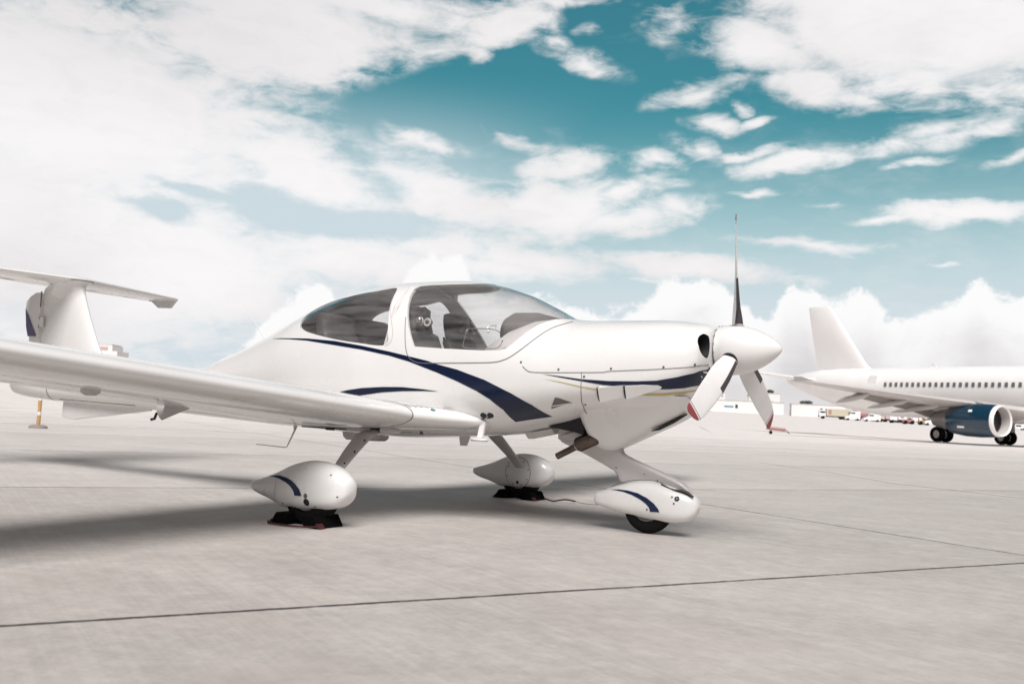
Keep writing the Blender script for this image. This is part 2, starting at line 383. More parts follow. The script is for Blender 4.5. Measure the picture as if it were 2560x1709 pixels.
val = mth('ADD', val, mth('MULTIPLY', sstep(strk, .32, .68), .07)); val = mth('ADD', val, mth('MULTIPLY', sstep(sweep, .3, .7), .08))
val = mth('ADD', val, mth('MULTIPLY', fine, .30))
base = ramp(val, [(0.0, (.26, .242, .228)), (.34, (.395, .367, .346)), (.60, (.53, .495, .468))])
paler = mth('MULTIPLY', sstep(u, 3.17, 3.21), .10)  # farther slab rows painted lighter, the bright distance put into the colour
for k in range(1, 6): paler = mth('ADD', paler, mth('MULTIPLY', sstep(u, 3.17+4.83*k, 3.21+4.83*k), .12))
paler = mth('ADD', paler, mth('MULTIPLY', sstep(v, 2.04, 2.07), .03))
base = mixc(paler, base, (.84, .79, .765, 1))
hue = sstep(noise(gp, .9, 4, .6), .45, .7)
base = mixc(mth('MULTIPLY', hue, .30), base, (.42, .36, .345, 1))
scr = mth('MULTIPLY', sstep(noise(xyz(mth('MULTIPLY', u, .9), mth('MULTIPLY', v, 55.0), 3.0), 1.0, 3, .5, .4), .70, .76), sstep(big, .45, .6))
base = mixc(mth('MULTIPLY', scr, .14), base, (.62, .58, .56, 1))
spk = mth('MULTIPLY', sstep(noise(gp, 16.0, 3, .6), .745, .77), .7)
base = mixc(spk, base, (.12, .105, .10, 1))
base = mixc(mth('MULTIPLY', jl, .96), base, (.045, .038, .036, 1))
stain = mth('MULTIPLY', sstep(noise(gp, .8, 6, .7, .6), .60, .72), .22)
base = mixc(stain, base, (.24, .22, .205, 1))
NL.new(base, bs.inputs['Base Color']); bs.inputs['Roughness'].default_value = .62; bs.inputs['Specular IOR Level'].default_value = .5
bmp = nd('ShaderNodeBump'); bmp.inputs['Strength'].default_value = .25; bmp.inputs['Distance'].default_value = .01
NL.new(mth('SUBTRACT', mth('ADD', mth('MULTIPLY', fine, .3), mth('MULTIPLY', strk, .15)), mth('MULTIPLY', jl, 1.0)), bmp.inputs['Height']); NL.new(bmp.outputs[0], bs.inputs['Normal'])
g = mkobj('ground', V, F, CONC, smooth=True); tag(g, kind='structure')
PAINTW = pmat('worn_white_marking', (.80, .77, .75), .6, var=.10, vscale=1.5)
PAINTY = pmat('worn_yellow_marking', (.62, .58, .50), .6, var=.10, vscale=1.5)
def strip(name, pts, w, mat):
    V = []; F = []
    P = [Vector((x, y, 0)) for x, y in pts]
    for i, p in enumerate(P):
        d = (P[min(i+1, len(P)-1)]-P[max(i-1, 0)]).normalized(); nrm = Vector((-d.y, d.x, 0))
        for s_ in (-1, 1):
            q = p+nrm*s_*w/2; V.append((q.x, q.y, groundz(q.x, q.y)+.004))
    for i in range(len(P)-1): F.append((2*i, 2*i+1, 2*i+3, 2*i+2))
    o = mkobj(name, V, F, mat, smooth=False); tag(o, kind='structure'); return o
#MARKINGS

# ------------------------------------------------------------ the light aircraft: hull shape
#HULL-BEGIN
# x, top z, bottom z, half width, z of the widest point, exponent above, exponent below
HS = np.array([
 (-6.98, .84, .74, .035, .79, 2.0, 2.0),
 (-6.90, .88, .70, .075, .79, 2.0, 2.0),
 (-6.50, .93, .66, .125, .79, 2.1, 2.1),
 (-5.70, .955, .635, .150, .795, 2.2, 2.2),
 (-4.90, .985, .620, .185, .80, 2.2, 2.2),
 (-4.26, 1.015, .600, .240, .82, 2.2, 2.2),
 (-3.90, 1.135, .585, .310, .84, 2.1, 2.3),
 (-3.60, 1.240, .575, .380, .87, 2.1, 2.4),
 (-3.30, 1.365, .565, .450, .90, 2.05, 2.5),
 (-3.00, 1.515, .560, .510, .93, 2.0, 2.6),
 (-2.70, 1.630, .550, .555, .95, 2.0, 2.7),
 (-2.40, 1.700, .540, .585, .97, 2.05, 2.8),
 (-2.00, 1.749, .535, .605, .98, 2.1, 2.9),
 (-1.60, 1.754, .560, .605, .99, 2.15, 2.9),
 (-1.25, 1.718, .590, .595, .99, 2.15, 2.8),
 (-1.00, 1.648, .618, .580, .99, 2.15, 2.7),
 (-.80, 1.560, .660, .565, .99, 2.1, 2.6),
 (-.55, 1.456, .720, .545, .99, 2.1, 2.5),
 (-.40, 1.448, .765, .532, 1.00, 2.2, 2.5),
 (-.20, 1.448, .780, .515, 1.02, 2.3, 2.4),
 (.05, 1.450, .790, .485, 1.05, 2.35, 2.3),
 (.22, 1.444, .835, .450, 1.09, 2.4, 2.2),
 (.32, 1.434, .880, .420, 1.13, 2.4, 2.2),
 (.392, 1.424, .965, .380, 1.17, 2.4, 2.1),
 (.430, 1.412, 1.03, .335, 1.20, 2.3, 2.1),
 (.448, 1.395, 1.08, .275, 1.22, 2.2, 2.0)])
def _pch(xs, ys, x):
    x = np.asarray(x, float); h = np.diff(xs); d = np.diff(ys)/h; m = np.zeros_like(ys)
    for i in range(1, len(xs)-1):
        if d[i-1]*d[i] > 0:
            w1 = 2*h[i]+h[i-1]; w2 = h[i]+2*h[i-1]; m[i] = (w1+w2)/(w1/d[i-1]+w2/d[i])
    m[0] = d[0]; m[-1] = d[-1]
    i = np.clip(np.searchsorted(xs, x)-1, 0, len(xs)-2); t = (x-xs[i])/h[i]
    return (1+2*t)*(1-t)**2*ys[i]+t*(1-t)**2*h[i]*m[i]+t*t*(3-2*t)*ys[i+1]+t*t*(t-1)*h[i]*m[i+1]
def hpar(x):
    x = np.clip(x, HS[0, 0], HS[-1, 0]); return [_pch(HS[:, 0], HS[:, k], x) for k in range(1, 7)]
def yside(x, z):     # half width of the hull at height z, 0 outside
    zt, zb, w, zm, nu, nl = hpar(x); z = np.asarray(z, float)
    t = np.where(z > zm, (z-zm)/(zt-zm), (zm-z)/(zm-zb)); n = np.where(z > zm, nu, nl)
    t = np.clip(t, 0, 1); return w*(1-t**n)**(1/n)
def hullring(x, n=96, off=0.0):
    zt, zb, w, zm, nu, nl = [float(k) for k in hpar(x)]; w -= off; zt -= off; zb += off; R = []
    for k in range(n):
        a = 2*pi*k/n; c, s = cos(a), sin(a); e = nu if s >= 0 else nl
        y = w*math.copysign(abs(c)**(2/e), c); z = zm+((zt-zm) if s >= 0 else (zm-zb))*math.copysign(abs(s)**(2/e), s)
        R.append((x, y, z))
    return R
def hnormal(x, y, z):
    def f(x, y, z):
        zt, zb, w, zm, nu, nl = [float(k) for k in hpar(x)]
        n = nu if z > zm else nl; t = (z-zm)/(zt-zm) if z > zm else (zm-z)/(zm-zb)
        return (abs(y)/w)**n + abs(t)**n
    e = 2e-3; g_ = np.array([f(x+e, y, z)-f(x-e, y, z), f(x, y+e, z)-f(x, y-e, z), f(x, y, z+e)-f(x, y, z-e)]); return g_/(np.linalg.norm(g_)+1e-12)
#HULL-END

STRIPE_A = [(-3.167, 1.264), (-3.036, 1.266), (-2.673, 1.259), (-2.361, 1.239), (-2.077, 1.204), (-1.819, 1.165), (-1.651, 1.135), (-1.478, 1.104), (-1.397, 1.082), (-1.228, 1.048), (-1.011, 0.984), (-0.806, 0.899), (-0.672, 0.828), (-0.583, 0.758), (-0.714, 0.734), (-0.849, 0.708), (-0.886, 0.786), (-0.971, 0.855), (-1.071, 0.907), (-1.222, 0.967), (-1.391, 1.024), (-1.628, 1.094), (-1.814, 1.135), (-2.071, 1.175), (-2.350, 1.207), (-2.664, 1.242), (-2.911, 1.256)]
STRIPE_B = [(-2.246, 0.857), (-2.165, 0.873), (-2.036, 0.892), (-1.852, 0.906), (-1.672, 0.911), (-1.497, 0.902), (-1.368, 0.891), (-1.497, 0.889), (-1.672, 0.882), (-1.852, 0.867), (-2.056, 0.836), (-2.166, 0.847)]
STRIPE_C = [(-0.596, 1.039), (-0.449, 1.026), (-0.305, 1.012), (-0.119, 1.007), (0.060, 1.012), (0.186, 1.022), (0.308, 1.050), (0.396, 1.081), (0.444, 1.115), (0.459, 1.138), (0.446, 1.090), (0.424, 1.045), (0.395, 1.008), (0.333, 0.984), (0.259, 0.973), (0.212, 0.969), (0.057, 0.971), (-0.156, 0.980), (-0.304, 0.999), (-0.449, 1.018)]
GOLD = [(-0.574, 1.005), (-0.447, 0.990), (-0.304, 0.965), (-0.158, 0.947), (-0.026, 0.940), (0.093, 0.937), (0.213, 0.945), (0.327, 0.963), (0.378, 0.980), (0.372, 0.971), (0.321, 0.948), (0.208, 0.928), (0.090, 0.924), (-0.028, 0.929), (-0.160, 0.938), (-0.304, 0.958), (-0.447, 0.984)]
SEAM_UP = [(-0.735, 1.086), (-0.697, 1.057), (-0.661, 1.048), (-0.563, 1.048), (-0.182, 1.061), (-0.122, 1.070), (0.144, 1.090), (0.310, 1.107), (0.386, 1.119), (0.447, 1.140), (0.470, 1.172)]
SEAM_V = [(-0.308, 1.057), (-0.307, 0.999), (-0.314, 0.910), (-0.327, 0.866), (-0.336, 0.831), (-0.380, 0.778), (-0.442, 0.756)]
SEAM_CAN = [(-1.743, 1.424), (-1.715, 1.330), (-1.673, 1.189), (-1.639, 1.130), (-1.587, 1.097), (-1.510, 1.086), (-1.342, 1.091), (-1.126, 1.098), (-0.960, 1.106), (-0.881, 1.124), (-0.817, 1.159), (-0.743, 1.223), (-0.675, 1.299), (-0.619, 1.364), (-0.573, 1.397), (-0.535, 1.422)]
SEAM_DOOR = [(-1.958, 1.594), (-1.911, 1.479), (-1.850, 1.372), (-1.817, 1.299), (-1.817, 1.238), (-1.863, 1.202)]
NACA = [(-0.552, 0.811), (-0.538, 0.830), (-0.497, 0.886), (-0.466, 0.882), (-0.395, 0.856), (-0.485, 0.832), (-0.543, 0.812)]
GLASS_F = [(-1.611, 1.205), (-1.652, 1.270), (-1.697, 1.351), (-1.739, 1.435), (-1.774, 1.511), (-1.811, 1.603), (-1.833, 1.665), (-1.822, 1.687), (-1.720, 1.693), (-1.598, 1.694), (-1.384, 1.697), (-1.221, 1.710)]
GLASS_FB = [(-1.611, 1.205), (-1.358, 1.194), (-1.140, 1.189), (-0.962, 1.185), (-0.880, 1.203), (-0.844, 1.235), (-0.773, 1.315), (-0.714, 1.385), (-0.683, 1.415), (-0.650, 1.433)]
GLASS_R = [(-2.853, 1.366), (-2.875, 1.389), (-2.885, 1.416), (-2.879, 1.463), (-2.829, 1.524), (-2.741, 1.565), (-2.635, 1.595), (-2.510, 1.612), (-2.348, 1.637), (-2.186, 1.652), (-2.073, 1.672), (-2.019, 1.675), (-1.993, 1.661), (-1.971, 1.627), (-1.959, 1.586), (-1.940, 1.526), (-1.918, 1.467), (-1.897, 1.410), (-1.877, 1.347), (-1.863, 1.296), (-1.845, 1.258), (-1.847, 1.231), (-1.866, 1.214), (-1.893, 1.208), (-1.977, 1.210), (-2.075, 1.221), (-2.230, 1.236), (-2.396, 1.257), (-2.580, 1.288), (-2.717, 1.315), (-2.792, 1.338)]
HOLES = [(-1.047, 0.740), (-0.996, 0.743)]
STEP = [(-1.089, 0.678)]
SCREWS = [(-0.749, 1.113), (-0.473, 1.072), (-0.109, 1.088), (0.228, 1.110), (0.405, 1.135), (-0.289, 1.030), (-0.313, 0.848)]
SCOOP = [(-0.185, 0.972), (-0.193, 0.883), (-0.028, 0.912), (-0.015, 0.910), (0.093, 0.937), (0.204, 0.970), (0.215, 0.985), (0.192, 0.994), (-0.003, 0.984)]
INLET = [(0.421, 1.259), (0.470, 1.271), (0.440, 1.338), (0.454, 1.192)]


plane = tag(empty('light_aircraft', (0, 0, 0)), 'white single propeller aircraft with navy swoosh along its side, parked closest in the foreground', 'light aircraft')

def evalmesh(o):
    dg = bpy.context.evaluated_depsgraph_get(); dg.update()
    me = bpy.data.meshes.new_from_object(o.evaluated_get(dg)); return me
def boolean(o, cutter, op):
    md = o.modifiers.new('b', 'BOOLEAN'); md.object = cutter; md.operation = op; md.solver = 'EXACT'; md.use_self = False
    me = evalmesh(o); o.modifiers.clear(); old = o.data; o.data = me; bpy.data.meshes.remove(old)
def hull_loft(x0, x1, step, off, n=120, mat=None, name='tmp', ends=None):
    xs = list(np.arange(x0, x1, step)) + [x1]
    b = MB(); b.loft([hullring(x, n, off) for x in xs]); return b.build(name, mat, smooth=True, sharp=60)
def fval(x, y, z):
    zt, zb, w, zm, nu, nl = hpar(x); n = np.where(z > zm, nu, nl); t = np.where(z > zm, (z-zm)/(zt-zm), (zm-z)/(zm-zb))
    return (np.abs(y)/w)**n + np.abs(t)**n
def fgrad(P):
    x, y, z = P[:, 0], P[:, 1], P[:, 2]; e = 2e-3; x = np.clip(x, HS[0, 0]+.01, HS[-1, 0]-.003)
    G = np.stack([fval(x+e, y, z)-fval(x-e, y, z), fval(x, y+e, z)-fval(x, y-e, z), fval(x, y, z+e)-fval(x, y, z-e)], 1)
    return G/(np.linalg.norm(G, axis=1, keepdims=True)+1e-12)
def set_hull_normals(o, tol=.012):
    me = o.data; nv = len(me.vertices); co = np.zeros(nv*3); me.vertices.foreach_get('co', co); co = co.reshape(-1, 3)
    f = fval(np.clip(co[:, 0], HS[0, 0], HS[-1, 0]), co[:, 1], co[:, 2]); N = fgrad(co)
    onv = (np.abs(f-1) < tol) & (co[:, 0] < HS[-1, 0]-1e-4) & (co[:, 0] > HS[0, 0]+1e-4)
    out = []
    for p in me.polygons:
        vs = list(p.vertices); pn = np.array(p.normal); ok = all(onv[v] for v in vs) and float(np.dot(N[vs].mean(0), pn)) > .9
        for v in vs: out.append(tuple(N[v]) if ok else tuple(pn))
    me.normals_split_custom_set(out)
# outlines of the openings, side view (x, z)
FRONT = GLASS_F[::-1][1:-1] + GLASS_FB
front_poly = [(-1.611, 1.205), (-1.652, 1.27), (-1.697, 1.351), (-1.739, 1.435), (-1.774, 1.511), (-1.811, 1.603), (-1.826, 1.655), (-1.80, 1.685), (-1.72, 1.693), (-1.598, 1.695), (-1.48, 1.699), (-1.38, 1.706),
              (-1.30, 1.720), (-1.25, 1.76), (-1.22, 1.86), (-.30, 1.86), (-.40, 1.50), (-.52, 1.462), (-.65, 1.436), (-.714, 1.385), (-.773, 1.315), (-.844, 1.235), (-.88, 1.205), (-.93, 1.190), (-1.0, 1.187), (-1.14, 1.189), (-1.358, 1.194)]
rear_poly = [tuple(q) for q in smoothpts(GLASS_R[::1], 2, True)]
rear_port = [(-1.85+(x+1.85)*.85, 1.21+(z-1.21)*.92) for x, z in rear_poly]      # the door window on the other side is shorter
def inflate(poly, d):
    n = len(poly); A = sum(poly[i][0]*poly[(i+1) % n][1]-poly[(i+1) % n][0]*poly[i][1] for i in range(n)); sg = 1 if A > 0 else -1; out = []
    for i in range(n):
        a, b = np.array(poly[i-1]), np.array(poly[(i+1) % n]); t = b-a; t = t/(np.linalg.norm(t)+1e-9); out.append((poly[i][0]+sg*t[1]*d, poly[i][1]-sg*t[0]*d))
    return out
hull = hull_loft(HS[0, 0], HS[-1, 0], .025, 0, 144, WHITE, 'fuselage')
hull.data.materials.append(TRIM); hull.data.materials.append(WHITE2)
cav = MB(); cav.loft([hullring(x, 96, .022) for x in np.arange(-3.75, -.44, .05)]); cav = cav.build('tmpcav', TRIM)
boolean(hull, cav, 'DIFFERENCE')
pr = MB(); pr.prism(front_poly, 'Y', -1.2, 1.2); pr.prism(rear_poly, 'Y', -1.2, -.0005); pr.prism(rear_port, 'Y', .0005, 1.2); pr = pr.build('tmpprism', WHITE2, smooth=False)
boolean(hull, pr, 'DIFFERENCE')
# cooling air intakes either side of the spinner
ib = MB()
for s_ in (-1, 1):
    ring = []; k0 = []
    for X in (.05, .60):
        q = []
        for k in range(40):
            a = 2*pi*k/40; yy = .272+.072*cos(a)*(1 if cos(a) < 0 else 1.0); zz = 1.262+.072*sin(a)*(1.08-.12*cos(a))
            q.append((X, s_*(yy+(.05-X if X < .3 else 0)*.0), zz))
        ring.append(q)
    ib.loft(ring)
ib = ib.build('tmpint', BLACK); hull.data.materials.append(BLACK); boolean(hull, ib, 'DIFFERENCE')
# the outlet under the cowling stays dark
hull.data.polygons.foreach_set('use_smooth', [True]*len(hull.data.polygons)); set_hull_normals(hull)
hull.parent = plane; hull.name = 'fuselage'
# assign interior material by place (cavity faces point inwards)
mi = {m_.name.split('.')[0]: i for i, m_ in enumerate(hull.data.materials)}
for p in hull.data.polygons:
    c = p.center
    if -3.74 < c.x < -.455:
        f_ = float(fval(np.array(c.x), np.array(c.y), np.array(c.z)))
        if f_ < .955 and p.material_index == mi.get('gloss_white_paint', 0): p.material_index = mi['grey_cabin_trim']
for o in (cav, pr, ib): bpy.data.objects.remove(o)
def glasspart(name, poly, x0, x1, label=None, side=0):
    A = hull_loft(x0, x1, .03, .004, 120, GLASS, 'tmpA'); B = hull_loft(x0-.1, x1+.1, .03, .009, 120, GLASS, 'tmpB')
    Pm = MB(); ya, yb = {0: (-1.2, 1.2), -1: (-1.2, -.0005), 1: (.0005, 1.2)}[side]; Pm.prism(inflate(poly, .007), 'Y', ya, yb); Pm = Pm.build('tmpP', GLASS, smooth=False)
    boolean(A, B, 'DIFFERENCE'); boolean(A, Pm, 'INTERSECT')
    for o in (B, Pm): bpy.data.objects.remove(o)
    A.data.materials.clear(); A.data.materials.append(GLASS)
    A.data.polygons.foreach_set('use_smooth', [True]*len(A.data.polygons)); set_hull_normals_any(A)
    A.name = name; A.parent = plane
    if label: A['label'] = label
    return A
def set_hull_normals_any(o):
    me = o.data; nv = len(me.vertices); co = np.zeros(nv*3); me.vertices.foreach_get('co', co); co = co.reshape(-1, 3); N = fgrad(co); out = []
    for p in me.polygons:
        vs = list(p.vertices); pn = np.array(p.normal); d = float(np.dot(N[vs].mean(0), pn))
        for v in vs: out.append(tuple(N[v]*(1 if d > 0 else -1)) if abs(d) > .9 else tuple(pn))
    me.normals_split_custom_set(out)
canopy = glasspart('canopy_glass', front_poly, -1.95, -.42)
rear_r = glasspart('rear_window', rear_poly, -2.98, -1.75, None, -1)
rear_l = glasspart('rear_window', rear_port, -2.98, -1.75, None, 1)

# ---- painted stripes, panel gaps and screws laid on the skin
def onskin(x, z, off=0.0, side=-1):
    y = float(yside(x, z)); n = hnormal(x, y, z); return (x+n[0]*off, side*(y+n[1]*off), z+n[2]*off)
def decal(name, pts, mat, parent, off=.0022, side=-1, maxe=.035, fn=None):
    fn = fn or onskin
    b = bmesh.new(); vs = [b.verts.new((p[0], p[1], 0)) for p in pts]; b.faces.new(vs)
    bmesh.ops.triangulate(b, faces=b.faces[:])
    for _ in range(6):
        es = [e for e in b.edges if e.calc_length() > maxe]
        if not es: break
        bmesh.ops.subdivide_edges(b, edges=es, cuts=1); bmesh.ops.triangulate(b, faces=b.faces[:])
    for v in b.verts: v.co = Vector(fn(v.co.x, v.co.y, off, side))
    me = bpy.data.meshes.new(name); b.normal_update(); b.to_mesh(me); b.free()
    for p in me.polygons: p.use_smooth = True
    me.materials.append(mat); o = bpy.data.objects.new(name, me); COL.objects.link(o); o.parent = parent
    # faces outwards
    if len(me.polygons) and me.polygons[0].normal.y*side < 0: me.flip_normals()
    return o
def line(name, pts, w, mat, parent, off=.0012, side=-1, n=6, fn=None):
    fn = fn or onskin
    P = smoothpts(pts, n); V = []; F = []
    for i, p in enumerate(P):
        t = P[min(i+1, len(P)-1)]-P[max(i-1, 0)]; t = t/(np.linalg.norm(t)+1e-9); nn = np.array([-t[1], t[0]])
        for s_ in (-1, 1): V.append(fn(p[0]+nn[0]*w/2*s_, p[1]+nn[1]*w/2*s_, off, side))
    for i in range(len(P)-1): F.append((2*i, 2*i+1, 2*i+3, 2*i+2))
    return mkobj(name, V, F, mat, parent)
for sd in (-1, 1):
    decal('swoosh_stripe', STRIPE_A, NAVY, hull, side=sd); decal('lower_stripe', STRIPE_B, NAVY, hull, side=sd)
    decal('cowling_stripe', STRIPE_C, NAVY, hull, side=sd); decal('gold_pinstripe', GOLD, GOLDP, hull, side=sd, off=.0018)
    line('panel_gap', SEAM_UP[:-1]+[(.452, 1.150)], .0042, SEAM, hull, off=.0026, side=sd)
    line('panel_gap', SEAM_V, .0042, SEAM, hull, off=.0026, side=sd)
    line('panel_gap', SEAM_CAN, .0050, SEAM, hull, off=.0030, side=sd)
    line('panel_gap', SEAM_DOOR, .0035, SEAML, hull, off=.0026, side=sd)
def disc(name, x, z, r, mat, parent, side=-1, depth=.003, fn=None, n=20):
    y = float(yside(x, z)); nn = Vector(hnormal(x, y, z)); nn.y *= side; c = Vector((x, side*y, z))
    a = nn.cross(Vector((0, 0, 1))).normalized(); b_ = nn.cross(a); rings = []
    for d, k in ((-.004, 1.0), (depth, 1.0), (depth+.0006, .8)): rings.append([c+nn*d+(a*cos(2*pi*i/n)+b_*sin(2*pi*i/n))*r*k for i in range(n)])
    m_ = MB(); m_.loft(rings); return m_.build(name, mat, parent)
for sd in (-1, 1):
    for x, z in SCREWS: disc('screw', x, z, .0075, SCREW, hull, sd)
for x, z in HOLES: disc('round_port', x, z, .0235, BLACK, hull, -1, .0035, n=28)

# ---- lower cowling with its open rear end
CH = [(-.443, .740, .235), (-.436, .660, .240), (-.415, .615, .244), (-.385, .568, .247), (-.325, .543, .252), (-.24, .548, .257), (-.15, .590, .262), (-.05, .640, .266), (.05, .690, .268), (.14, .735, .266), (.22, .782, .258), (.29, .835, .245), (.34, .90, .22)]
def chin_ring(x, zb, w, sh=0.0, n=48):
    R = []; zt = .93
    zb += sh; w -= sh
    for k in range(n+1):
        a = pi+pi*k/n; c, s = cos(a), sin(a)
        R.append((x, w*math.copysign(abs(c)**(2/2.7), c)*(1+.35*max(0, 1+s)), zt+(zt-zb)*math.copysign(abs(s)**(2/2.1), s)))
    return R
xs = smoothpts(CH, 4)
b = MB(); b.loft([chin_ring(*q) for q in xs], caps=False, closed=False); b.loft([chin_ring(*q, sh=.012) for q in xs], caps=False, closed=False)
r0, r1 = chin_ring(*xs[0]), chin_ring(*xs[0], sh=.012)
b.loft([r0, r1], caps=False, closed=False)
lc = b.build('lower_cowling', WHITE, plane, sharp=50)
b = MB(); b.loft([chin_ring(*q, sh=.030) for q in xs[3:-10]], caps=True, closed=True); b.build('cooling_duct', BLACK, plane)
b = MB(); b.tube([(.285, -.02, .822), (.20, -.03, .768), (.10, -.035, .713), (.05, -.04, .698)], [.016, .03, .026, .008], 12, flat=.35); b.xf(Matrix.Translation((0, -.10, -.002))); b.build('lower_intake', BLACK, plane)
# ---- side outlet with two louvres
def skinbox(name, quad, h0, h1, mat, parent, side=-1):   # wedge standing off the skin: quad of (x,z); heights at the rear and the front edge
    V = []
    for i, (x, z) in enumerate(quad):
        V.append(onskin(x, z, -.004, side)); V.append(onskin(x, z, h0 if i in (0, 1) else h1, side))
    F = [(1, 3, 5, 7), (0, 1, 3, 2)[::1], (2, 3, 5, 4), (4, 5, 7, 6), (6, 7, 1, 0)]
    return mkobj(name, V, F, mat, parent, smooth=False)
for sd in (-1, 1):
    b = MB()
    def P_(x, z, o): return onskin(x, z, o, sd)
    # rear louvre panel, then the long tapering scoop
    def panel(pts, hs):
        n = len(pts); V = [P_(x, z, -.004) for x, z in pts] + [P_(x, z, h) for (x, z), h in zip(pts, hs)]
        b.add(V, [tuple(range(n, 2*n))]+[(i, (i+1) % n, n+(i+1) % n, n+i) for i in range(n)])
    panel([(-.188, .966), (-.010, .986), (-.018, .914), (-.192, .888)], [.030, .006, .006, .030])
    panel([(-.008, .983), (.10, .992), (.19, .993), (.212, .984), (.203, .972), (.095, .939), (-.012, .912)], [.032, .018, .007, .003, .003, .016, .032])
    o = b.build('side_louvre', WHITE, hull, sharp=25)
    decal('louvre_opening', [(-.200, .965), (-.186, .968), (-.188, .886), (-.203, .884)], BLACK, hull, off=.016, side=sd)
    decal('louvre_opening', [(-.022, .984), (-.0075, .984), (-.011, .912), (-.024, .910)], BLACK, hull, off=.018, side=sd)
    decal('flush_air_inlet', NACA, SEAM, hull, off=.0022, side=sd)
    line('inlet_vane', [(NACA[1][0], NACA[1][1]), (NACA[4][0]-.01, NACA[4][1])], .006, WHITE2, hull, off=.005, side=sd)

# ---- wings
def foil(c, t, m_=.02, n=30):
    U = []; L = []
    for i in range(n+1):
        x = (1-cos(pi*i/n))/2; y = 5*t*(.2969*sqrt(x)-.126*x-.3516*x*x+.2843*x**3-.1036*x**4); cam_ = m_*4*x*(1-x)
        U.append((x*c, (cam_+y)*c)); L.append((x*c, (cam_-y)*c))
    return U[::-1]+L[1:-1]      # trailing edge, over the top to the nose, back under
def sec(Y, xle, zle, c, t, tw, side, m_=.02):
    R = []
    for a, h in foil(c, t, m_):
        R.append((xle-(a*cos(tw)+h*sin(tw)), side*Y, zle+h*cos(tw)-a*sin(tw)))
    return R
def wpar(Y):      # chord stations of the panel outboard of the joint
    k = (Y-.90)/(5.8-.90); return (-1.37-.06*k, .722+.0705*(Y-.9), 1.30-.40*k, .150-.02*k, radians(4.8-1.2*k))
JB = .90
for sd in (-1, 1):
    b = MB(); ys = [JB, 1.3, 1.8, 2.4, 3.0, 3.6, 4.2, 4.8, 5.3, 5.6]; R = [sec(Y, *wpar(Y), sd) for Y in ys]
    for k, (Y, dz_, sc) in enumerate(((5.78, .03, .90), (5.90, .12, .70), (5.95, .26, .48), (5.97, .40, .30))):
        x, z, c, t, tw = wpar(5.6); R.append(sec(Y, x-c*(1-sc)*.75, z+dz_, c*sc, t, tw, sd))
    b.loft(R); wing = b.build('wing', WHITE, plane, sharp=50)
    # centre section with its swept leading-edge strake
    b = MB(); R = []
    for Y, x, z, c, t, tw in ((.18, -.98, .690, 1.84, .078, 3.0), (.40, -1.02, .692, 1.80, .082, 3.2), (.50, -1.07, .697, 1.70, .092, 3.5), (.59, -1.14, .703, 1.61, .104, 3.9), (.70, -1.228, .710, 1.49, .122, 4.3), (.80, -1.313, .717, 1.377, .140, 4.6), (JB-.006, -1.374, .7215, 1.295, .1495, 4.8)):
        R.append(sec(Y, x, z, c, t, radians(tw), sd))
    b.loft(R); root = b.build('wing_root_fairing', WHITE, plane, sharp=50)
    b = MB(); b.loft([[(x, y+sd*k*.009, z) for x, y, z in sec(JB-.009, -1.3675, .7218, 1.3045, .1525, radians(4.8), sd)] for k in (0, 1)]); b.build('wing_joint_gap', SEAM, wing)
    # flap and aileron gaps underneath, seen as thin dark lines
    def under(Y, f, off=-.0015):
        x, z, c, t, tw = wpar(Y); yy = 5*t*(.2969*sqrt(f)-.126*f-.3516*f*f+.2843*f**3-.1036*f**4); h = (.02*4*f*(1-f)-yy)*c+off; a = f*c
        return Vector((x-(a*cos(tw)+h*sin(tw)), sd*Y, z+h*cos(tw)-a*sin(tw)))
    def uline(name, pts, w, mat, off=-.0015):
        V = []; F = []; Q = []
        for (Y0, f0), (Y1, f1) in zip(pts[:-1], pts[1:]):
            for k in range(8): Q.append((Y0+(Y1-Y0)*k/8, f0+(f1-f0)*k/8))
        Q.append(pts[-1])
        for i, (Y, f) in enumerate(Q):
            a = under(Y, f, off); t = under(*Q[min(i+1, len(Q)-1)])-under(*Q[max(i-1, 0)]); t.z = 0; t.normalize(); n_ = Vector((-t.y, t.x, 0))
            V += [a-n_*w/2, a+n_*w/2]
        for i in range(len(Q)-1): F.append((2*i, 2*i+1, 2*i+3, 2*i+2))
        return mkobj(name, V, F, mat, wing, smooth=False)
    uline('flap_gap', [(1.0, .74), (3.15, .74)], .012, SEAML); uline('aileron_gap', [(3.2, .76), (5.3, .76)], .010, SEAML); uline('flap_end_gap', [(3.17, .74), (3.17, .985)], .008, SEAML)
    uline('wing_panel_gap', [(1.0, .60), (3.2, .60)], .004, SEAML)
    # hinge fairings
    for Y, f0, L, hgt, wd in ((1.88, .86, .25, .088, .050), (4.4, .84, .30, .07, .05)):
        p0 = under(Y, f0); rings = []
        for k, (q, hh) in enumerate(((0, .01), (.3, .30), (.65, .65), (.98, 1.0), (1.0, .97), (.97, .90), (.8, .5))):
            cx = p0.x+.02-L*q; rings.append([(cx, p0.y+wd*hh*(1-abs(sin(2*pi*j/16))**3*.6)*cos(2*pi*j/16), p0.z+.002+hgt*hh*sin(2*pi*j/16)*(1 if sin(2*pi*j/16) < 0 else .8)) for j in range(16)])
        b = MB(); b.loft(rings, caps=True); hf = b.build('hinge_fairing', STRUT, wing, sharp=30)
        b = MB(); b.tube([(p0.x+.02-L, p0.y, p0.z-.03), (p0.x-.03-L, p0.y, p0.z-.045), (p0.x-.045-L, p0.y, p0.z-.08), (p0.x-.075-L, p0.y, p0.z-.085)], .009, 8); b.build('hinge_bracket', BLACK, hf)
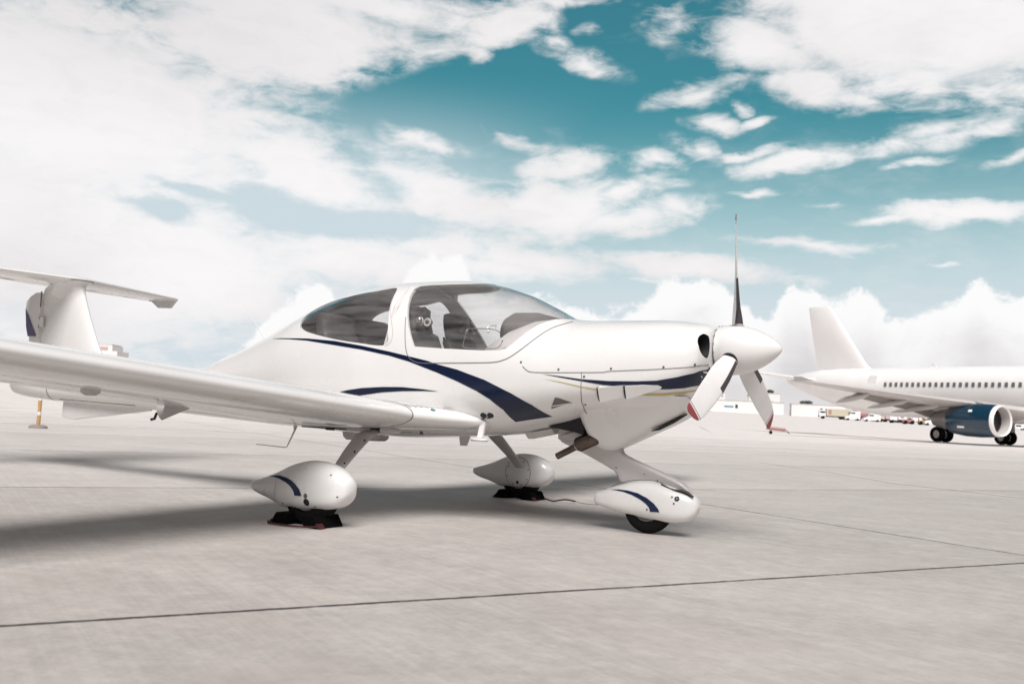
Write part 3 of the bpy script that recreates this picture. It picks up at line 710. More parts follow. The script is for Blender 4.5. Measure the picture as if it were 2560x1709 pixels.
    # bellcrank cover
    p0 = under(2.98, .50); b = MB(); b.loft([[p0+Vector((dx*s_, 0, 0))+Vector((0, dy*s_, -h)) for dx, dy in ((.08, 0), (.0, .05), (-.08, 0), (0, -.05))] for s_, h in ((1, -.01), (1, .012), (.55, .028))]); b.build('inspection_cover', STRUT, wing, smooth=False)
    # louvres and fuel cap on the strake
    def onroot(Y, f):
        st_ = ((.18, -.98, .690, 1.84, .078, 3.0), (.40, -1.02, .692, 1.80, .082, 3.2), (.50, -1.07, .697, 1.70, .092, 3.5), (.59, -1.14, .703, 1.61, .104, 3.9), (.70, -1.228, .710, 1.49, .122, 4.3), (.80, -1.313, .717, 1.377, .140, 4.6), (JB-.006, -1.374, .7215, 1.295, .1495, 4.8))
        x, z, c, t, tw = [float(np.interp(Y, [s_[0] for s_ in st_], [s_[k] for s_ in st_])) for k in range(1, 6)]; tw = radians(tw)
        yy = 5*t*(.2969*sqrt(f)-.126*f-.3516*f*f+.2843*f**3-.1036*f**4); h = (.02*4*f*(1-f)+yy)*c+.0022; a = f*c
        return Vector((x-(a*cos(tw)+h*sin(tw)), sd*Y, z+h*cos(tw)-a*sin(tw)))
    b = MB()
    st_ = ((.18, -.98, .690, 1.84, .078, 3.0), (.40, -1.02, .692, 1.80, .082, 3.2), (.50, -1.07, .697, 1.70, .092, 3.5), (.59, -1.14, .703, 1.61, .104, 3.9), (.70, -1.228, .710, 1.49, .122, 4.3), (.80, -1.313, .717, 1.377, .140, 4.6), (JB-.006, -1.374, .7215, 1.295, .1495, 4.8))
    def rf(x, Y):
        xl, c = [float(np.interp(Y, [q[0] for q in st_], [q[j] for q in st_])) for j in (1, 3)]; return onroot(Y, max(.004, (xl-x)/c))
    for k in range(8):
        x0, Y, L = -1.46+.018*k, .87-.042*k, .055 if k < 7 else .08; V = []
        for q in range(4): V += [rf(x0+L*q/3, Y), rf(x0+L*q/3, Y-.0095)]
        b = MB(); b.add(V, [(2*j, 2*j+1, 2*j+3, 2*j+2) for j in range(3)]); b.build('vent_slot', SCREW, root)
    c0 = onroot(.735, .036); c1 = onroot(.735, .046); tt = (c1-c0).normalized(); yv = Vector((0, 1, 0)); rr = [[c0+tt*.017*cos(2*pi*k/20)*s_+yv*.020*sin(2*pi*k/20)*s_+tt.cross(yv)*h*(-1 if tt.cross(yv).z < 0 else 1) for k in range(20)] for s_, h in ((1, -.003), (1, .002), (.8, .003))]
    TEAL = bpy.data.materials.get('teal_sticker') or pmat('teal_sticker', (.03, .22, .20), .4)
    b = MB(); b.loft(rr); b.build('round_sticker', TEAL, root)

# ---- tail
FADED = pmat('faded_navy_paint', (.09, .08, .20), .35, coat=.3)
def symsec(xl, xt, t, z, n=24):      # vertical surface: half thickness t between xl (front) and xt
    c = xl-xt; return [(xl-a, h/(.0625*c)*t, z) for a, h in foil(c, .125, 0.0, n)]
b = MB(); b.loft([symsec(*q) for q in ((-5.46, -6.62, .050, .90), (-5.60, -6.60, .055, 1.05), (-5.722, -6.59, .058, 1.22), (-5.872, -6.585, .056, 1.49), (-5.953, -6.60, .054, 1.66), (-5.985, -6.61, .060, 1.735), (-5.99, -6.58, .080, 1.785), (-5.965, -6.50, .115, 1.822), (-5.94, -6.46, .135, 1.838))])
fin = b.build('fin', WHITE, plane, sharp=60)
b = MB(); R = []
for z, xl, xt, t in ((.97, -6.61, -6.70, .028), (1.05, -6.60, -6.76, .030), (1.29, -6.595, -6.78, .030), (1.36, -6.595, -6.825, .030), (1.58, -6.60, -6.871, .029), (1.65, -6.61, -6.868, .027), (1.70, -6.62, -6.80, .022), (1.735, -6.64, -6.72, .012)):
    n = 12; R.append([(xl+(xt-xl)*(q/n), s_*(t*(1-(q/n)**1.4)+.002), z) for s_, rng in ((1, range(n+1)), (-1, range(n, -1, -1))) for q in rng])
b.loft(R); rud = b.build('rudder', WHITE2, plane, sharp=40)
def onrud(x, z, off, s_):
    k = min(max((-6.60-x)/.27, 0), 1); return (x, s_*(.031*(1-k**1.4)+.002+off), z)
for sd in (-1, 1): decal('rudder_stripe', [(-6.868, 1.578), (-6.822, 1.38), (-6.776, 1.285), (-6.62, 1.285), (-6.72, 1.40), (-6.80, 1.50)], FADED, rud, off=.006, side=sd, fn=onrud)
for zz, L in ((1.665, .16), (1.47, .03), (1.39, .03)):
    b = MB(); b.box((-6.592, -.034, zz), (.010, .008, L)); b.build('hinge_gap', SEAM, fin, smooth=False)
b = MB(); b.box((-6.555, -.036, 1.43), (.06, .006, .10)); b.build('hinge_cover', WHITE2, fin, smooth=False)
b = MB(); b.loft([symsec(-5.938, -6.462, .1365, z) for z in (1.834, 1.841)]); b.build('joint_gap', SEAM, fin)
b = MB(); R = []
for k in range(-12, 13):
    Y = 1.645*k/12; q = abs(Y)/1.645; xl = -5.975-.535*q; c = .80-.32*q; R.append([(xl-a, Y, 1.852+.019*q+h*.95-.07*max(0, a/c-.55)*(1-q*.85)) for a, h in foil(c, .115, 0.0, 24)])
b.loft(R); tp = b.build('tailplane', WHITE, plane, sharp=50)
for sd in (-1, 1):
    b = MB(); b.prism([(-6.515, 1.872), (-6.618, 1.768), (-6.819, 1.772), (-6.93, 1.845), (-6.99, 1.856), (-6.99, 1.862), (-6.7, 1.885)], 'Y', sd*1.640, sd*1.672); o = b.build('elevator_horn', WHITE2, tp, smooth=False); bevel(o, .008)
b = MB()
for sd in (-1, 1): b.box((-6.66, sd*.9, 1.822), (.006, 1.2, .004))
b.build('elevator_gap', SEAML, tp, smooth=False)
# ventral fin and tail cone joint under the tail
b = MB(); b.prism([(-6.15, .655), (-6.159, .495), (-5.977, .476), (-4.913, .607), (-4.90, .66)], 'Y', -.014, .014); o = b.build('ventral_fin', WHITE2, plane, smooth=False); bevel(o, .008)
b = MB(); b.loft([hullring(x, 64, -.0015) for x in (-6.262, -6.250)], caps=False); b.build('tail_cone_gap', SEAM, hull)
line('belly_gap', [(-6.12, .668), (-5.6, .660), (-5.0, .652)], .006, SEAM, hull)

# ---- propeller: hub at PH, axis close to x
PH = Vector((.565, 0, 1.258)); PR = Matrix.Translation(PH) @ Matrix.Rotation(radians(-3.0), 4, 'Z') @ Matrix.Rotation(radians(-2.2), 4, 'Y')
prop = tag(empty('propeller', (0, 0, 0)), None); prop.parent = plane
b = MB(); b.lathe([(-.103, .001), (-.103, .156), (-.100, .162), (-.090, .1655), (-.02, .1665), (.03, .163), (.08, .153), (.13, .137), (.18, .114), (.225, .088), (.265, .058), (.29, .034), (.303, .016), (.308, .0005)], n=64); b.xf(PR); sp = b.build('spinner', WHITE, prop, sharp=60)
b = MB(); b.lathe([(-.125, .001), (-.125, .146), (-.104, .146), (-.104, .001)], n=48); b.xf(PR); b.build('shadow_back_plate', SEAM, sp)  # dark-coloured plate, paints the shadow ring between spinner and cowling
for k in range(18):
    a = 2*pi*k/18+.15; c = Vector((-.098, .1665*cos(a), .1665*sin(a))); d = Vector((0, cos(a), sin(a))); b = MB(); b.tube([c-d*.002, c+d*.0018], .0042, 8); b.xf(PR); b.build('screw', SCREW, sp)
def bladegeo(phi, r0, r1, up_off=0.0, scale=1.0, n=30):
    er = Vector((0, -sin(phi), cos(phi))); et = Vector((0, -cos(phi), -sin(phi))); ex = Vector((1, 0, 0)); R = []
    rs = [r0+(r1-r0)*k/n for k in range(n+1)]
    for r in rs:
        c = float(np.interp(r, [.10, .17, .24, .32, .45, .60, .75, .84, .88, .905, .921], [.098, .106, .125, .146, .162, .162, .150, .134, .118, .086, .034]))*scale
        t = float(np.interp(r, [.10, .18, .28, .45, .7, .92], [.090, .066, .030, .018, .012, .006]))
        be = radians(float(np.interp(r, [.10, .2, .35, .5, .7, .92], [50, 43, 30, 23, 18.5, 16.0])))
        sw = float(np.interp(r, [.1, .5, .80, .87, .905, .921], [0, .006, .0, -.010, -.026, -.040]))      # the tip sweeps back
        le = et*cos(be)+ex*sin(be); nn = ex*cos(be)-et*sin(be); ring = []; m_ = 24
        for j in range(m_):
            a = 2*pi*j/m_; xx = cos(a); yy = sin(a); th = t*(1+.35*xx)*(.62 if yy < 0 else 1.0)
            ring.append(er*r+le*(sw+c*.5*xx+ .02*(0))+nn*(yy*th*.5+.004*0)*(1))
        R.append(ring)
    return R
for k in range(3):
    phi = radians(120*k)
    b = MB(); b.loft(bladegeo(phi, .10, .838)); b.xf(PR); bl = b.build('propeller_blade', BLADE, prop, sharp=60)
    b = MB(); b.loft(bladegeo(phi, .8385, .845, n=2)); b.xf(PR); b.build('dark_tip_line', RED, bl)
    b = MB(); b.loft(bladegeo(phi, .8455, .858, n=2)); b.xf(PR); b.build('white_tip_band', WHITE2, bl)
    b = MB(); b.loft(bladegeo(phi, .8585, .921, n=12)); b.xf(PR); b.build('red_tip', RED, bl, sharp=60)
    # rubber boot on the leading edge
    rr = bladegeo(phi, .17, .47, n=16); b = MB()
    R = []
    for ring in rr:
        ce = sum((Vector(v) for v in ring), Vector())/len(ring); R.append([ce+(Vector(ring[j % 24])-ce)*1.0 + (Vector(ring[j % 24])-ce).normalized()*.0022 for j in (-4, -3, -2, -1, 0, 1, 2, 3, 4)])
    b.loft(R, caps=False, closed=False); b.xf(PR); b.build('de_icing_boot', BOOT, bl)
    # cut-out in the spinner round the blade root
    er = Vector((0, -sin(phi), cos(phi))); b = MB(); et = Vector((0, -cos(phi), -sin(phi)))
    ring = lambda r, rad: [er*r+(et*cos(2*pi*j/24)+Vector((1, 0, 0))*sin(2*pi*j/24))*rad for j in range(24)]
    b.loft([ring(.148, .056), ring(.1610, .056)]); b.xf(PR); b.build('root_cut_out', BLACK, bl)

# ---- landing gear
def pant(name, st, yc, wmul=1.0, n=56, ex=2.3, eb=3.4):
    P = smoothpts([(x, t, bo, w) for x, t, bo, w in st], 4); R = []
    for x, t, bo, w in P:
        zc = bo+(t-bo)*.46; w = max(w, .004); R.append([(x, yc+w*math.copysign(abs(cos(a))**(2/(ex if sin(a) >= 0 else eb)), cos(a)), zc+((t-zc) if sin(a) >= 0 else (zc-bo))*math.copysign(abs(sin(a))**(2/(ex if sin(a) >= 0 else eb)), sin(a))) for a in [2*pi*k/n for k in range(n)]])
    b = MB(); b.loft(R); return b.build(name, WHITE, plane, sharp=60)
PM = [(-2.204, 0.238, 0.205, 0.025), (-2.191, 0.244, 0.185, 0.044), (-2.117, 0.266, 0.158, 0.067), (-2.018, 0.3, 0.136, 0.091), (-1.933, 0.336, 0.11, 0.106), (-1.899, 0.352, 0.096, 0.111), (-1.83, 0.378, 0.095, 0.116), (-1.724, 0.402, 0.094, 0.123), (-1.632, 0.403, 0.1, 0.123), (-1.549, 0.39, 0.108, 0.116), (-1.475, 0.361, 0.128, 0.101), (-1.424, 0.322, 0.165, 0.076), (-1.399, 0.29, 0.2, 0.05), (-1.39, 0.262, 0.232, 0.017)]
def tyre(name, c, R_, w, parent=plane):
    b = MB(); rim = R_*.55; pr_ = []
    for k in range(13):
        a = pi*k/12-pi/2; pr_.append((w/2*sin(a)*1.0, rim+(R_-rim)*(abs(cos(a))**.55)))
    b.lathe([(t, r) for t, r in pr_], c, 'Y', 40); o = b.build(name, RUBBER, parent, sharp=60)
    b = MB(); b.lathe([(-w*.33, .001), (-w*.33, rim*.5), (-w*.42, rim*.95), (w*.42, rim*.95), (w*.33, rim*.5), (w*.33, .001)], c, 'Y', 28); b.build('wheel_hub', STEEL, o, sharp=30)
    return o
for sd, dx, yc in ((-1, 0.0, -1.47), (1, -.075, 1.49)):
    pn = pant('wheel_fairing', [(x+dx, t, bo, w) for x, t, bo, w in PM], yc)
    tyre('wheel', (-1.705+dx, yc, .190), .190, .17)
    def onp(x, z, off, s_, yc=yc, dx=dx):
        P = smoothpts(PM, 4); xs_ = [p[0]+dx for p in P]; t = float(np.interp(x, xs_, [p[1] for p in P])); bo = float(np.interp(x, xs_, [p[2] for p in P])); w = float(np.interp(x, xs_, [p[3] for p in P])); zc = bo+(t-bo)*.46
        k = min(abs(z-zc)/((t-zc) if z > zc else (zc-bo)), .999); e = 2.3 if z > zc else 3.4; return (x, yc+s_*(w*(1-k**e)**(1/e)+off), z)
    PS = [(-2.035, .283), (-1.96, .294), (-1.90, .297), (-1.845, .291), (-1.795, .279), (-1.750, .257), (-1.712, .226), (-1.690, .188), (-1.748, .184), (-1.762, .213), (-1.790, .239), (-1.835, .261), (-1.90, .278), (-1.97, .284)]
    decal('fairing_stripe', [(x+dx, z) for x, z in PS], NAVY2, pn, side=sd, fn=onp, off=.003, maxe=.02)
    def pdisc(name, x, z, r, mat, s_, n=20, off=.003):
        decal(name, [(x+dx+r*cos(2*pi*k/n), z+r*sin(2*pi*k/n)) for k in range(n)], mat, pn, side=s_, fn=onp, off=off, maxe=.02)
    line('fairing_seam', [(-1.93+dx, .335), (-1.925+dx, .25), (-1.93+dx, .16), (-1.935+dx, .115)], .003, SEAML, pn, side=sd, fn=onp, n=4, off=.0015)
    if sd == -1:
        for x_, z_ in ((-1.50, .33), (-1.44, .20), (-1.60, .125), (-1.86, .125)): pdisc('screw', x_, z_, .0055, SCREW, -1)
        pdisc('valve_hole', -1.660, .190, .0145, SCREW, -1); pdisc('valve_core', -1.660, .190, .0075, STEEL, -1, off=.005); pdisc('tow_hole', -1.655, .150, .0225, BLACK, -1)
    else:
        L = [(-1.76+.125*cos(2*pi*k/40), .235+.135*sin(2*pi*k/40)) for k in range(41)]
        line('access_panel_gap', [(x+dx*.0, z) for x, z in L], .004, SEAM, pn, side=-1, fn=onp, n=2, off=.002)
        for k in range(8):
            a = 2*pi*k/8+.3; pdisc('screw', -1.76-dx+.108*cos(a), .235+.113*sin(a), .006, SCREW, -1)
        pdisc('valve_hole', -1.76-dx, .150, .014, BLACK, -1)
    # sprung steel leg: from the belly out and down to the fairing
    b = MB(); R = []
    for x, y, z, c, t in ((-1.76, .42, .66, .17, .05), (-1.75, .70, .625, .165, .045), (-1.74, .93, .560, .150, .038), (-1.715, 1.10, .452, .125, .032), (-1.69, 1.24, .355, .098, .028), (-1.685, 1.33, .290, .090, .026)):
        R.append([(x+dx*.6*(y-.4)+c*.5*cos(a), sd*(y+t*.5*sin(a)*.75), z+t*.5*sin(a)*.66) for a in [2*pi*k/20 for k in range(20)]])
    b.loft(R); lg = b.build('landing_gear_leg', STRUT, plane, sharp=60)
    for k in range(3 if sd == -1 else 0):
        b = MB(); b.tube([(-1.665-.02*k*0+.0, sd*(1.02+.10*k), .50-.075*k+.03), (-1.66, sd*(1.02+.10*k)-.008*1, .50-.075*k+.036)], .006, 6); b.build('leg_rivet', BLACK, lg)
    b = MB(); b.loft([[(-1.495-.165*q, sd*(.83+.035*cos(2*pi*k/6)*q), .603+.040*q*sin(2*pi*k/6)) for k in range(6)] for q in (.03, .5, 1.0)]); fh = b.build('flap_hinge_fairing', STRUT, plane, smooth=False)
    b = MB(); b.box((-1.72, sd*.83, .600), (.13, .03, .045)); b.build('hinge_arm', BLACK, fh, smooth=False)
    b = MB(); b.loft([[(-1.755, sd*.86, .625), (-1.755, sd*.83, .625), (-1.755, sd*.845, .62)], [(-1.80, sd*.88, .625), (-1.80, sd*.81, .625), (-1.765, sd*.845, .565)], [(-1.87, sd*.86, .625), (-1.87, sd*.83, .625), (-1.86, sd*.845, .615)]]); b.build('hinge_bracket', STRUT, fh, smooth=False)
    b = MB(); b.box((-2.12, sd*.90, .5935), (.40, .012, .010)); b.box((-2.06, sd*.905, .590), (.07, .014, .020)); b.build('flap_slot', BLACK, plane, smooth=False)
    b = MB(); b.box((-1.40, sd*.80, .600), (.26, .006, .004)); b.build('drain_line', SEAM, plane, smooth=False)
    b = MB(); b.tube([(-1.33, sd*.84, .614), (-1.33, sd*.84, .592)], .011, 10); b.build('drain_knob', BLACK, plane)
    b = MB(); b.box((-1.75, sd*.80, .640), (.26, .10, .055)); b.box((-1.75, sd*.74, .595), (.30, .10, .03)); o = b.build('leg_root_fairing', STRUT, plane, smooth=False); bevel(o, .012)
NP = [(-.392, .212, .196, .010), (-.388, .246, .166, .040), (-.34, .262, .152, .060), (-.25, .298, .133, .080), (-.15, .333, .116, .094), (-.05, .356, .104, .102), (.05, .356, .094, .106), (.14, .338, .088, .106), (.22, .318, .089, .100), (.29, .298, .108, .085), (.335, .268, .150, .060), (.352, .240, .190, .035), (.357, .222, .205, .010)]
npn = pant('wheel_fairing', NP, 0.0, ex=2.4, eb=2.8); tyre('wheel', (0, 0, .172), .172, .125)
def onn(x, z, off, s_):
    P = smoothpts(NP, 4); xs_ = [p[0] for p in P]; t = float(np.interp(x, xs_, [p[1] for p in P])); bo = float(np.interp(x, xs_, [p[2] for p in P])); w = float(np.interp(x, xs_, [p[3] for p in P])); zc = bo+(t-bo)*.46
    k = min(abs(z-zc)/((t-zc) if z > zc else (zc-bo)), .999); e = 2.4 if z > zc else 2.8; return (x, s_*(w*(1-k**e)**(1/e)+off), z)
E_ = None
def ndisc(name, x, z, r, mat, off=.003, n=20):
    decal(name, [(x+r*cos(2*pi*k/n), z+r*sin(2*pi*k/n)) for k in range(n)], mat, npn, side=-1, fn=onn, off=off, maxe=.02)
NST = [(-0.263, 0.277), (-0.194, 0.284), (-0.119, 0.283), (-0.044, 0.271), (0.023, 0.246), (0.075, 0.213), (0.105, 0.182), (0.116, 0.159), (0.049, 0.156), (0.042, 0.183), (0.017, 0.208), (-0.028, 0.234), (-0.088, 0.257), (-0.156, 0.272), (-0.216, 0.276)]
for sd in (-1, 1): decal('fairing_stripe', NST, NAVY2, npn, side=sd, fn=onn, off=.003, maxe=.02)
ndisc('axle_hole', .229, .259, .0165, BLACK, .004); ndisc('axle_hole', .229, .259, .007, SCREW, .006)
for x, z in ((.195, .267), (.212, .225), (.026, .169)): ndisc('screw', x, z, .0065, SCREW)
b = MB(); b.prism([(-.32, .64), (-.10, .668), (-.084, .655), (-.084, .622), (-.19, .588), (-.32, .57)], 'Y', -.045, .045); o = b.build('cowling_lip', STRUT, plane, smooth=False); bevel(o, .006)
# the nose leg in its fairing
b = MB(); NSP = [(-.02, .70), (-.05, .660), (-.085, .624), (-.140, .602), (-.175, .586), (-.196, .568), (-.203, .550), (-.196, .532), (-.175, .518), (-.132, .500), (-.06, .474), (.02, .446), (.10, .418), (.168, .394), (.215, .376), (.255, .355), (.285, .330), (.305, .302), (.316, .278), (.318, .255), (.24, .235), (.10, .235), (.02, .275), (-.10, .30), (-.215, .325), (-.232, .352), (-.243, .377), (-.266, .403), (-.358, .446), (-.521, .516), (-.685, .578), (-.70, .63), (-.50, .70)]
def nthick(x, z):      # thickness of the fairing: thick round the leg along its front, thin behind
    d = abs((z-.503)+(x+.132)*.345)/1.058
    k = min(1, d/.12); return .050-.032*(k*k*(3-2*k))
fr = []
for i_ in range(len(NSP)):
    A_, B2 = np.array(NSP[i_]), np.array(NSP[(i_+1) % len(NSP)]); k_ = max(1, int(np.linalg.norm(B2-A_)/.009)); fr += [A_+(B2-A_)*j/k_ for j in range(k_)]; V = []; n_ = len(fr)
cxy = np.array([(.0, .42)])
from mathutils.geometry import tessellate_polygon
bmN = bmesh.new(); vs = [bmN.verts.new((p[0], 0, p[1])) for p in fr]
for tri in tessellate_polygon([[Vector((p[0], p[1], 0)) for p in fr]]):
    try: bmN.faces.new([vs[i] for i in tri])
    except ValueError: pass
for _ in range(7):
    es = [e for e in bmN.edges if e.calc_length() > .014 and not e.is_boundary]
    if not es: break
    bmesh.ops.subdivide_edges(bmN, edges=es, cuts=1); bmesh.ops.triangulate(bmN, faces=bmN.faces[:])
bmN.verts.ensure_lookup_table(); bd = set(v.index for e in bmN.edges if e.is_boundary for v in e.verts)
vl = [(v.co.x, v.co.z) for v in bmN.verts]; fl = [tuple(v.index for v in f.verts) for f in bmN.faces]
bmN.verts.index_update(); bp_ = np.array([vl[i] for i in bd])
mb = MB(); off_ = len(vl); VV = []
for s_ in (-1, 1):
    for i, (x, z) in enumerate(vl):
        dd = float(np.min(np.hypot(bp_[:, 0]-x, bp_[:, 1]-z))); kk = min(1, dd/.028); VV.append((x, s_*(nthick(x, z)*sqrt(max(0, 1-(1-kk)**2))), z))
FF = [t for t in fl] + [tuple(j+off_ for j in t[::-1]) for t in fl]
mb.add(VV, FF); ob = mb.build('nose_leg_fairing', STRUT, plane, sharp=80)
b_ = bmesh.new(); b_.from_mesh(ob.data); bmesh.ops.remove_doubles(b_, verts=b_.verts, dist=1e-4); bmesh.ops.recalc_face_normals(b_, faces=b_.faces); b_.to_mesh(ob.data); b_.free(); bmN.free()
nfair = ob
NSE = [(-0.267, 0.297), (-0.2, 0.323), (-0.126, 0.346), (-0.052, 0.357), (0.043, 0.362), (0.102, 0.349), (0.16, 0.325), (0.196, 0.313), (0.246, 0.313), (0.289, 0.303), (0.330, 0.282)]
def seamfn(x, z, off, s_): return (x, -.062-.012*max(0, (x-.05)/.28)+.03*max(0, (-x-.05)/.2), z)
line('fairing_seam', NSE, .005, SEAM, nfair, fn=seamfn, n=4)
# upper lip of the wheel fairing standing proud of the leg
b = MB(); b.tube([(x, -.055, z-.006) for x, z in NSE[5:]], [.004, .006, .010, .012, .012, .006], 8); b.build('fairing_lip', BLACK, nfair)
for x, z in ((-.244, .425), (-.03, .40), (.066, .362), (.089, .349)):
    y = -nthick(x, z)*(.9 if x < 0 else 1.0)-.001; b = MB(); b.tube([(x, y+.01, z), (x, y-.003, z)], .0055, 8); b.build('screw', SCREW, nfair)
b = MB(); b.prism([(-.70, .60), (-.70, .668), (-.62, .690), (-.46, .705), (-.46, .66), (-.56, .62), (-.60, .575), (-.645, .570)], 'Y', -.03, .03); o = b.build('nose_leg_mount', STRUT, plane, smooth=False); bevel(o, .006)
b = MB(); b.loft([[(x, y*s_, z) for x, y, z in ((-.93, -.10, z0), (-.72, -.10, z0+.05), (-.72, .10, z0+.05), (-.93, .10, z0))] for z0, s_ in ((.62, 1), (.585, .45))]); b.build('belly_scoop', STRUT, plane, smooth=False)
# exhaust
b = MB(); b.tube([(-.16, -.12, .72), (-.30, -.135, .655), (-.36, -.14, .628), (-.475, -.150, .572), (-.486, -.150, .566)], [.050, .052, .052, .052, .046], 24)
ex = b.build('exhaust_muffler', EXH, plane, sharp=50)
b = MB(); P0, P1 = Vector((-.46, -.150, .576)), Vector((-.640, -.150, .480)); d_ = (P1-P0).normalized()
b.tube([P0, P0+(P1-P0)*.3, P1], [.030, .0235, .0235], 20, caps=False); b.tube([P1, P1-d_*.06], [.0205, .0205], 20, caps=False); b.loft([[v for v in r] for r in ([(P1+(Vector((0, 1, 0))*cos(a)+d_.cross(Vector((0, 1, 0)))*sin(a))*q) for a in [2*pi*k/20 for k in range(20)]] for q in (.0235, .0205))], caps=False)
tp_ = b.build('tail_pipe', EXH, ex, sharp=50)
b = MB(); b.tube([P1-d_*.058, P1-d_*.05], .020, 16); b.build('pipe_bore', BLACK, tp_)
b = MB(); b.tube([P0+(P1-P0)*.10, P0+(P1-P0)*.2], .033, 20); b.build('pipe_clamp', STEEL, tp_)
b = MB(); b.tube([(-.40, -.06, .74), (-.50, -.05, .70), (-.55, -.03, .66)], .012, 8); b.tube([(-.42, .05, .75), (-.52, .06, .69)], .018, 8); b.box((-.44, .0, .73), (.05, .16, .07)); b.build('breather_pipe', BLACK, plane)
b = MB(); b.prism([(-.70, .684), (-.43, .775), (-.425, .640), (-.50, .660)], 'Y', -.20, .20); b.build('outlet_cavity', BLACK, plane, smooth=False)
# boarding step, aerials, drain masts
b = MB(); b.loft([[(x, -.470-(.70-z)*.30+dy, z) for x, dy in ((-1.085, -.010), (-1.045, -.010), (-1.045, .010), (-1.085, .010))] for z in (.700, .585)]); sp_ = b.build('boarding_step', WHITE, plane, smooth=False)
b = MB(); b.loft([[(-1.065+cos(a)*.068*s_, -.515+sin(a)*.055*s_, z) for a in [2*pi*k/24 for k in range(24)]] for z, s_ in ((.582, .9), (.572, 1.0), (.560, .85))]); b.build('step_plate', WHITE2, sp_)
b = MB(); b.box((-1.064, -.478, .722), (.03, .02, .022)); b.box((-1.02, -.480, .725), (.02, .02, .014)); b.build('step_bracket', SCREW, sp_)
b = MB(); b.prism([(-1.55, .600), (-1.44, .600), (-1.475, .500), (-1.532, .500)], 'Y', -.009, .009); o = b.build('blade_aerial', STRUT, plane, smooth=False); bevel(o, .004)
b = MB(); b.prism([(-2.70, .56), (-2.30, .565), (-2.31, .500), (-2.34, .482), (-2.65, .478), (-2.68, .50)], 'Y', .02, .16); o = b.build('belly_fairing', STRUT, plane, smooth=False); bevel(o, .015)
b = MB(); b.tube([(-3.165, 0, .575), (-3.175, 0, .52), (-3.245, 0, .385), (-3.262, 0, .376), (-3.59, 0, .382)], [.022, .008, .0045, .0045, .0035], 8); b.build('bent_wire_aerial', STRUT, plane)
b = MB(); b.tube([(-3.55, 0, 1.26), (-3.86, 0, 1.60)], [.004, .0022], 6); b.build('whip_aerial', WHITE2, plane)

# ---- cabin
b = MB(); b.box((-2.0, 0, .80), (2.3, .90, .04)); b.build('cabin_floor', TRIMD, plane, smooth=False)
b = MB(); b.loft([[(x, y, z) for x, y, z in ((-1.02, -w, .95), (-1.02, w, .95), (x2, w, z2), (x2, -w, z2))] for w, x2, z2 in ((.0, -.98, 1.2),)] * 0 or [[(-1.10, -.46, .84), (-1.10, .46, .84), (-1.10, .42, 1.14), (-1.10, -.42, 1.14)], [(-.60, -.40, .84), (-.60, .40, .84), (-.60, .30, 1.36), (-.60, -.30, 1.36)]]); b.build('instrument_panel', TRIMD, plane, smooth=False)
b = MB(); R = []
for x, zc, w, h_ in ((-1.18, 1.215, .455, .02), (-1.14, 1.25, .450, .05), (-1.02, 1.31, .435, .07), (-.86, 1.372, .40, .07), (-.70, 1.41, .34, .05)):
    R.append([(x, w*cos(a), zc-.12*abs(cos(a))**3+h_*sin(a)) for a in [2*pi*k/32 for k in range(32)]])
b.loft(R); b.build('glareshield', TRIM, plane, sharp=60)
b = MB(); R = []
for x, zt_, zb_, w in ((-1.27, 1.47, 1.36, .10), (-1.255, 1.515, 1.24, .17), (-1.20, 1.545, 1.20, .20), (-1.02, 1.545, 1.20, .21), (-.85, 1.505, 1.22, .19), (-.68, 1.452, 1.26, .15)):
    R.append([(x, .20+w*cos(a), (zt_+zb_)/2-.012+(zt_-zb_)/2*sin(a)) for a in [2*pi*k/32 for k in range(32)]])
b.loft(R); b.build('frame_standin', FRAMEG, plane, sharp=60)  # added hood-like shape standing in for the far canopy frame
def seat(x, y, h_, name='seat', mat=LEATHER, hw=.25):
    s_ = empty(name, (0, 0, 0)); s_.parent = plane
    def pad(nm, path, w, t, mt, ex=3.2):
        P = smoothpts(path, 5); R = []
        for i, p in enumerate(P):
            d = P[min(i+1, len(P)-1)]-P[max(i-1, 0)]; d = d/np.linalg.norm(d); nv = np.array([-d[1], d[0]]); f_ = i/(len(P)-1); e_ = min(1, 5*min(f_, 1-f_)+.35)**.5
            R.append([(p[0]+nv[0]*t*.5*e_*math.copysign(abs(sin(a))**(2/ex), sin(a)), y+w*.5*e_*math.copysign(abs(cos(a))**(2/ex), cos(a)), p[1]+nv[1]*t*.5*e_*math.copysign(abs(sin(a))**(2/ex), sin(a))) for a in [2*pi*k/28 for k in range(28)]])
        b = MB(); b.loft(R); return b.build(nm, mt, s_, sharp=60)
    pad('cushion', [(x+.62, .98), (x+.45, 1.0), (x+.20, .97), (x+.12, .96)], .46, .13, mat)
    pad('backrest', [(x+.17, .95), (x+.12, 1.10), (x+.06, 1.24), (x+.02, 1.33)], .43, .12, mat)
    pad('headrest', [(x+.035, h_-.235), (x+.005, h_-.14), (x-.01, h_-.06), (x-.005, h_)], hw, .145, mat)
    b = MB()
    for dy in (-.12, .12): b.tube([(x+.10, y+dy*1.2, 1.02), (x+.085, y+dy*1.2, 1.20), (x+.06, y+dy, 1.30), (x+.04, y+dy*.7, 1.40)], .012, 8, flat=.4)
    b.build('shoulder_belt', BEIGE, s_)
    b = MB(); b.tube([(x+.09, y-.19, 1.02), (x+.03, y-.19, 1.22), (x-.02, y-.15, 1.33)], .010, 8); b.tube([(x+.09, y+.19, 1.02), (x+.03, y+.19, 1.22), (x-.02, y+.15, 1.33)], .010, 8); b.build('seat_piping', LEATHER_D, s_)
    return s_
for y in (-.28, .28): seat(-1.80, y, 1.53)
for y in (-.25, .25): seat(-2.60, y, 1.475, 'rear_seat', LEATHER, .40)
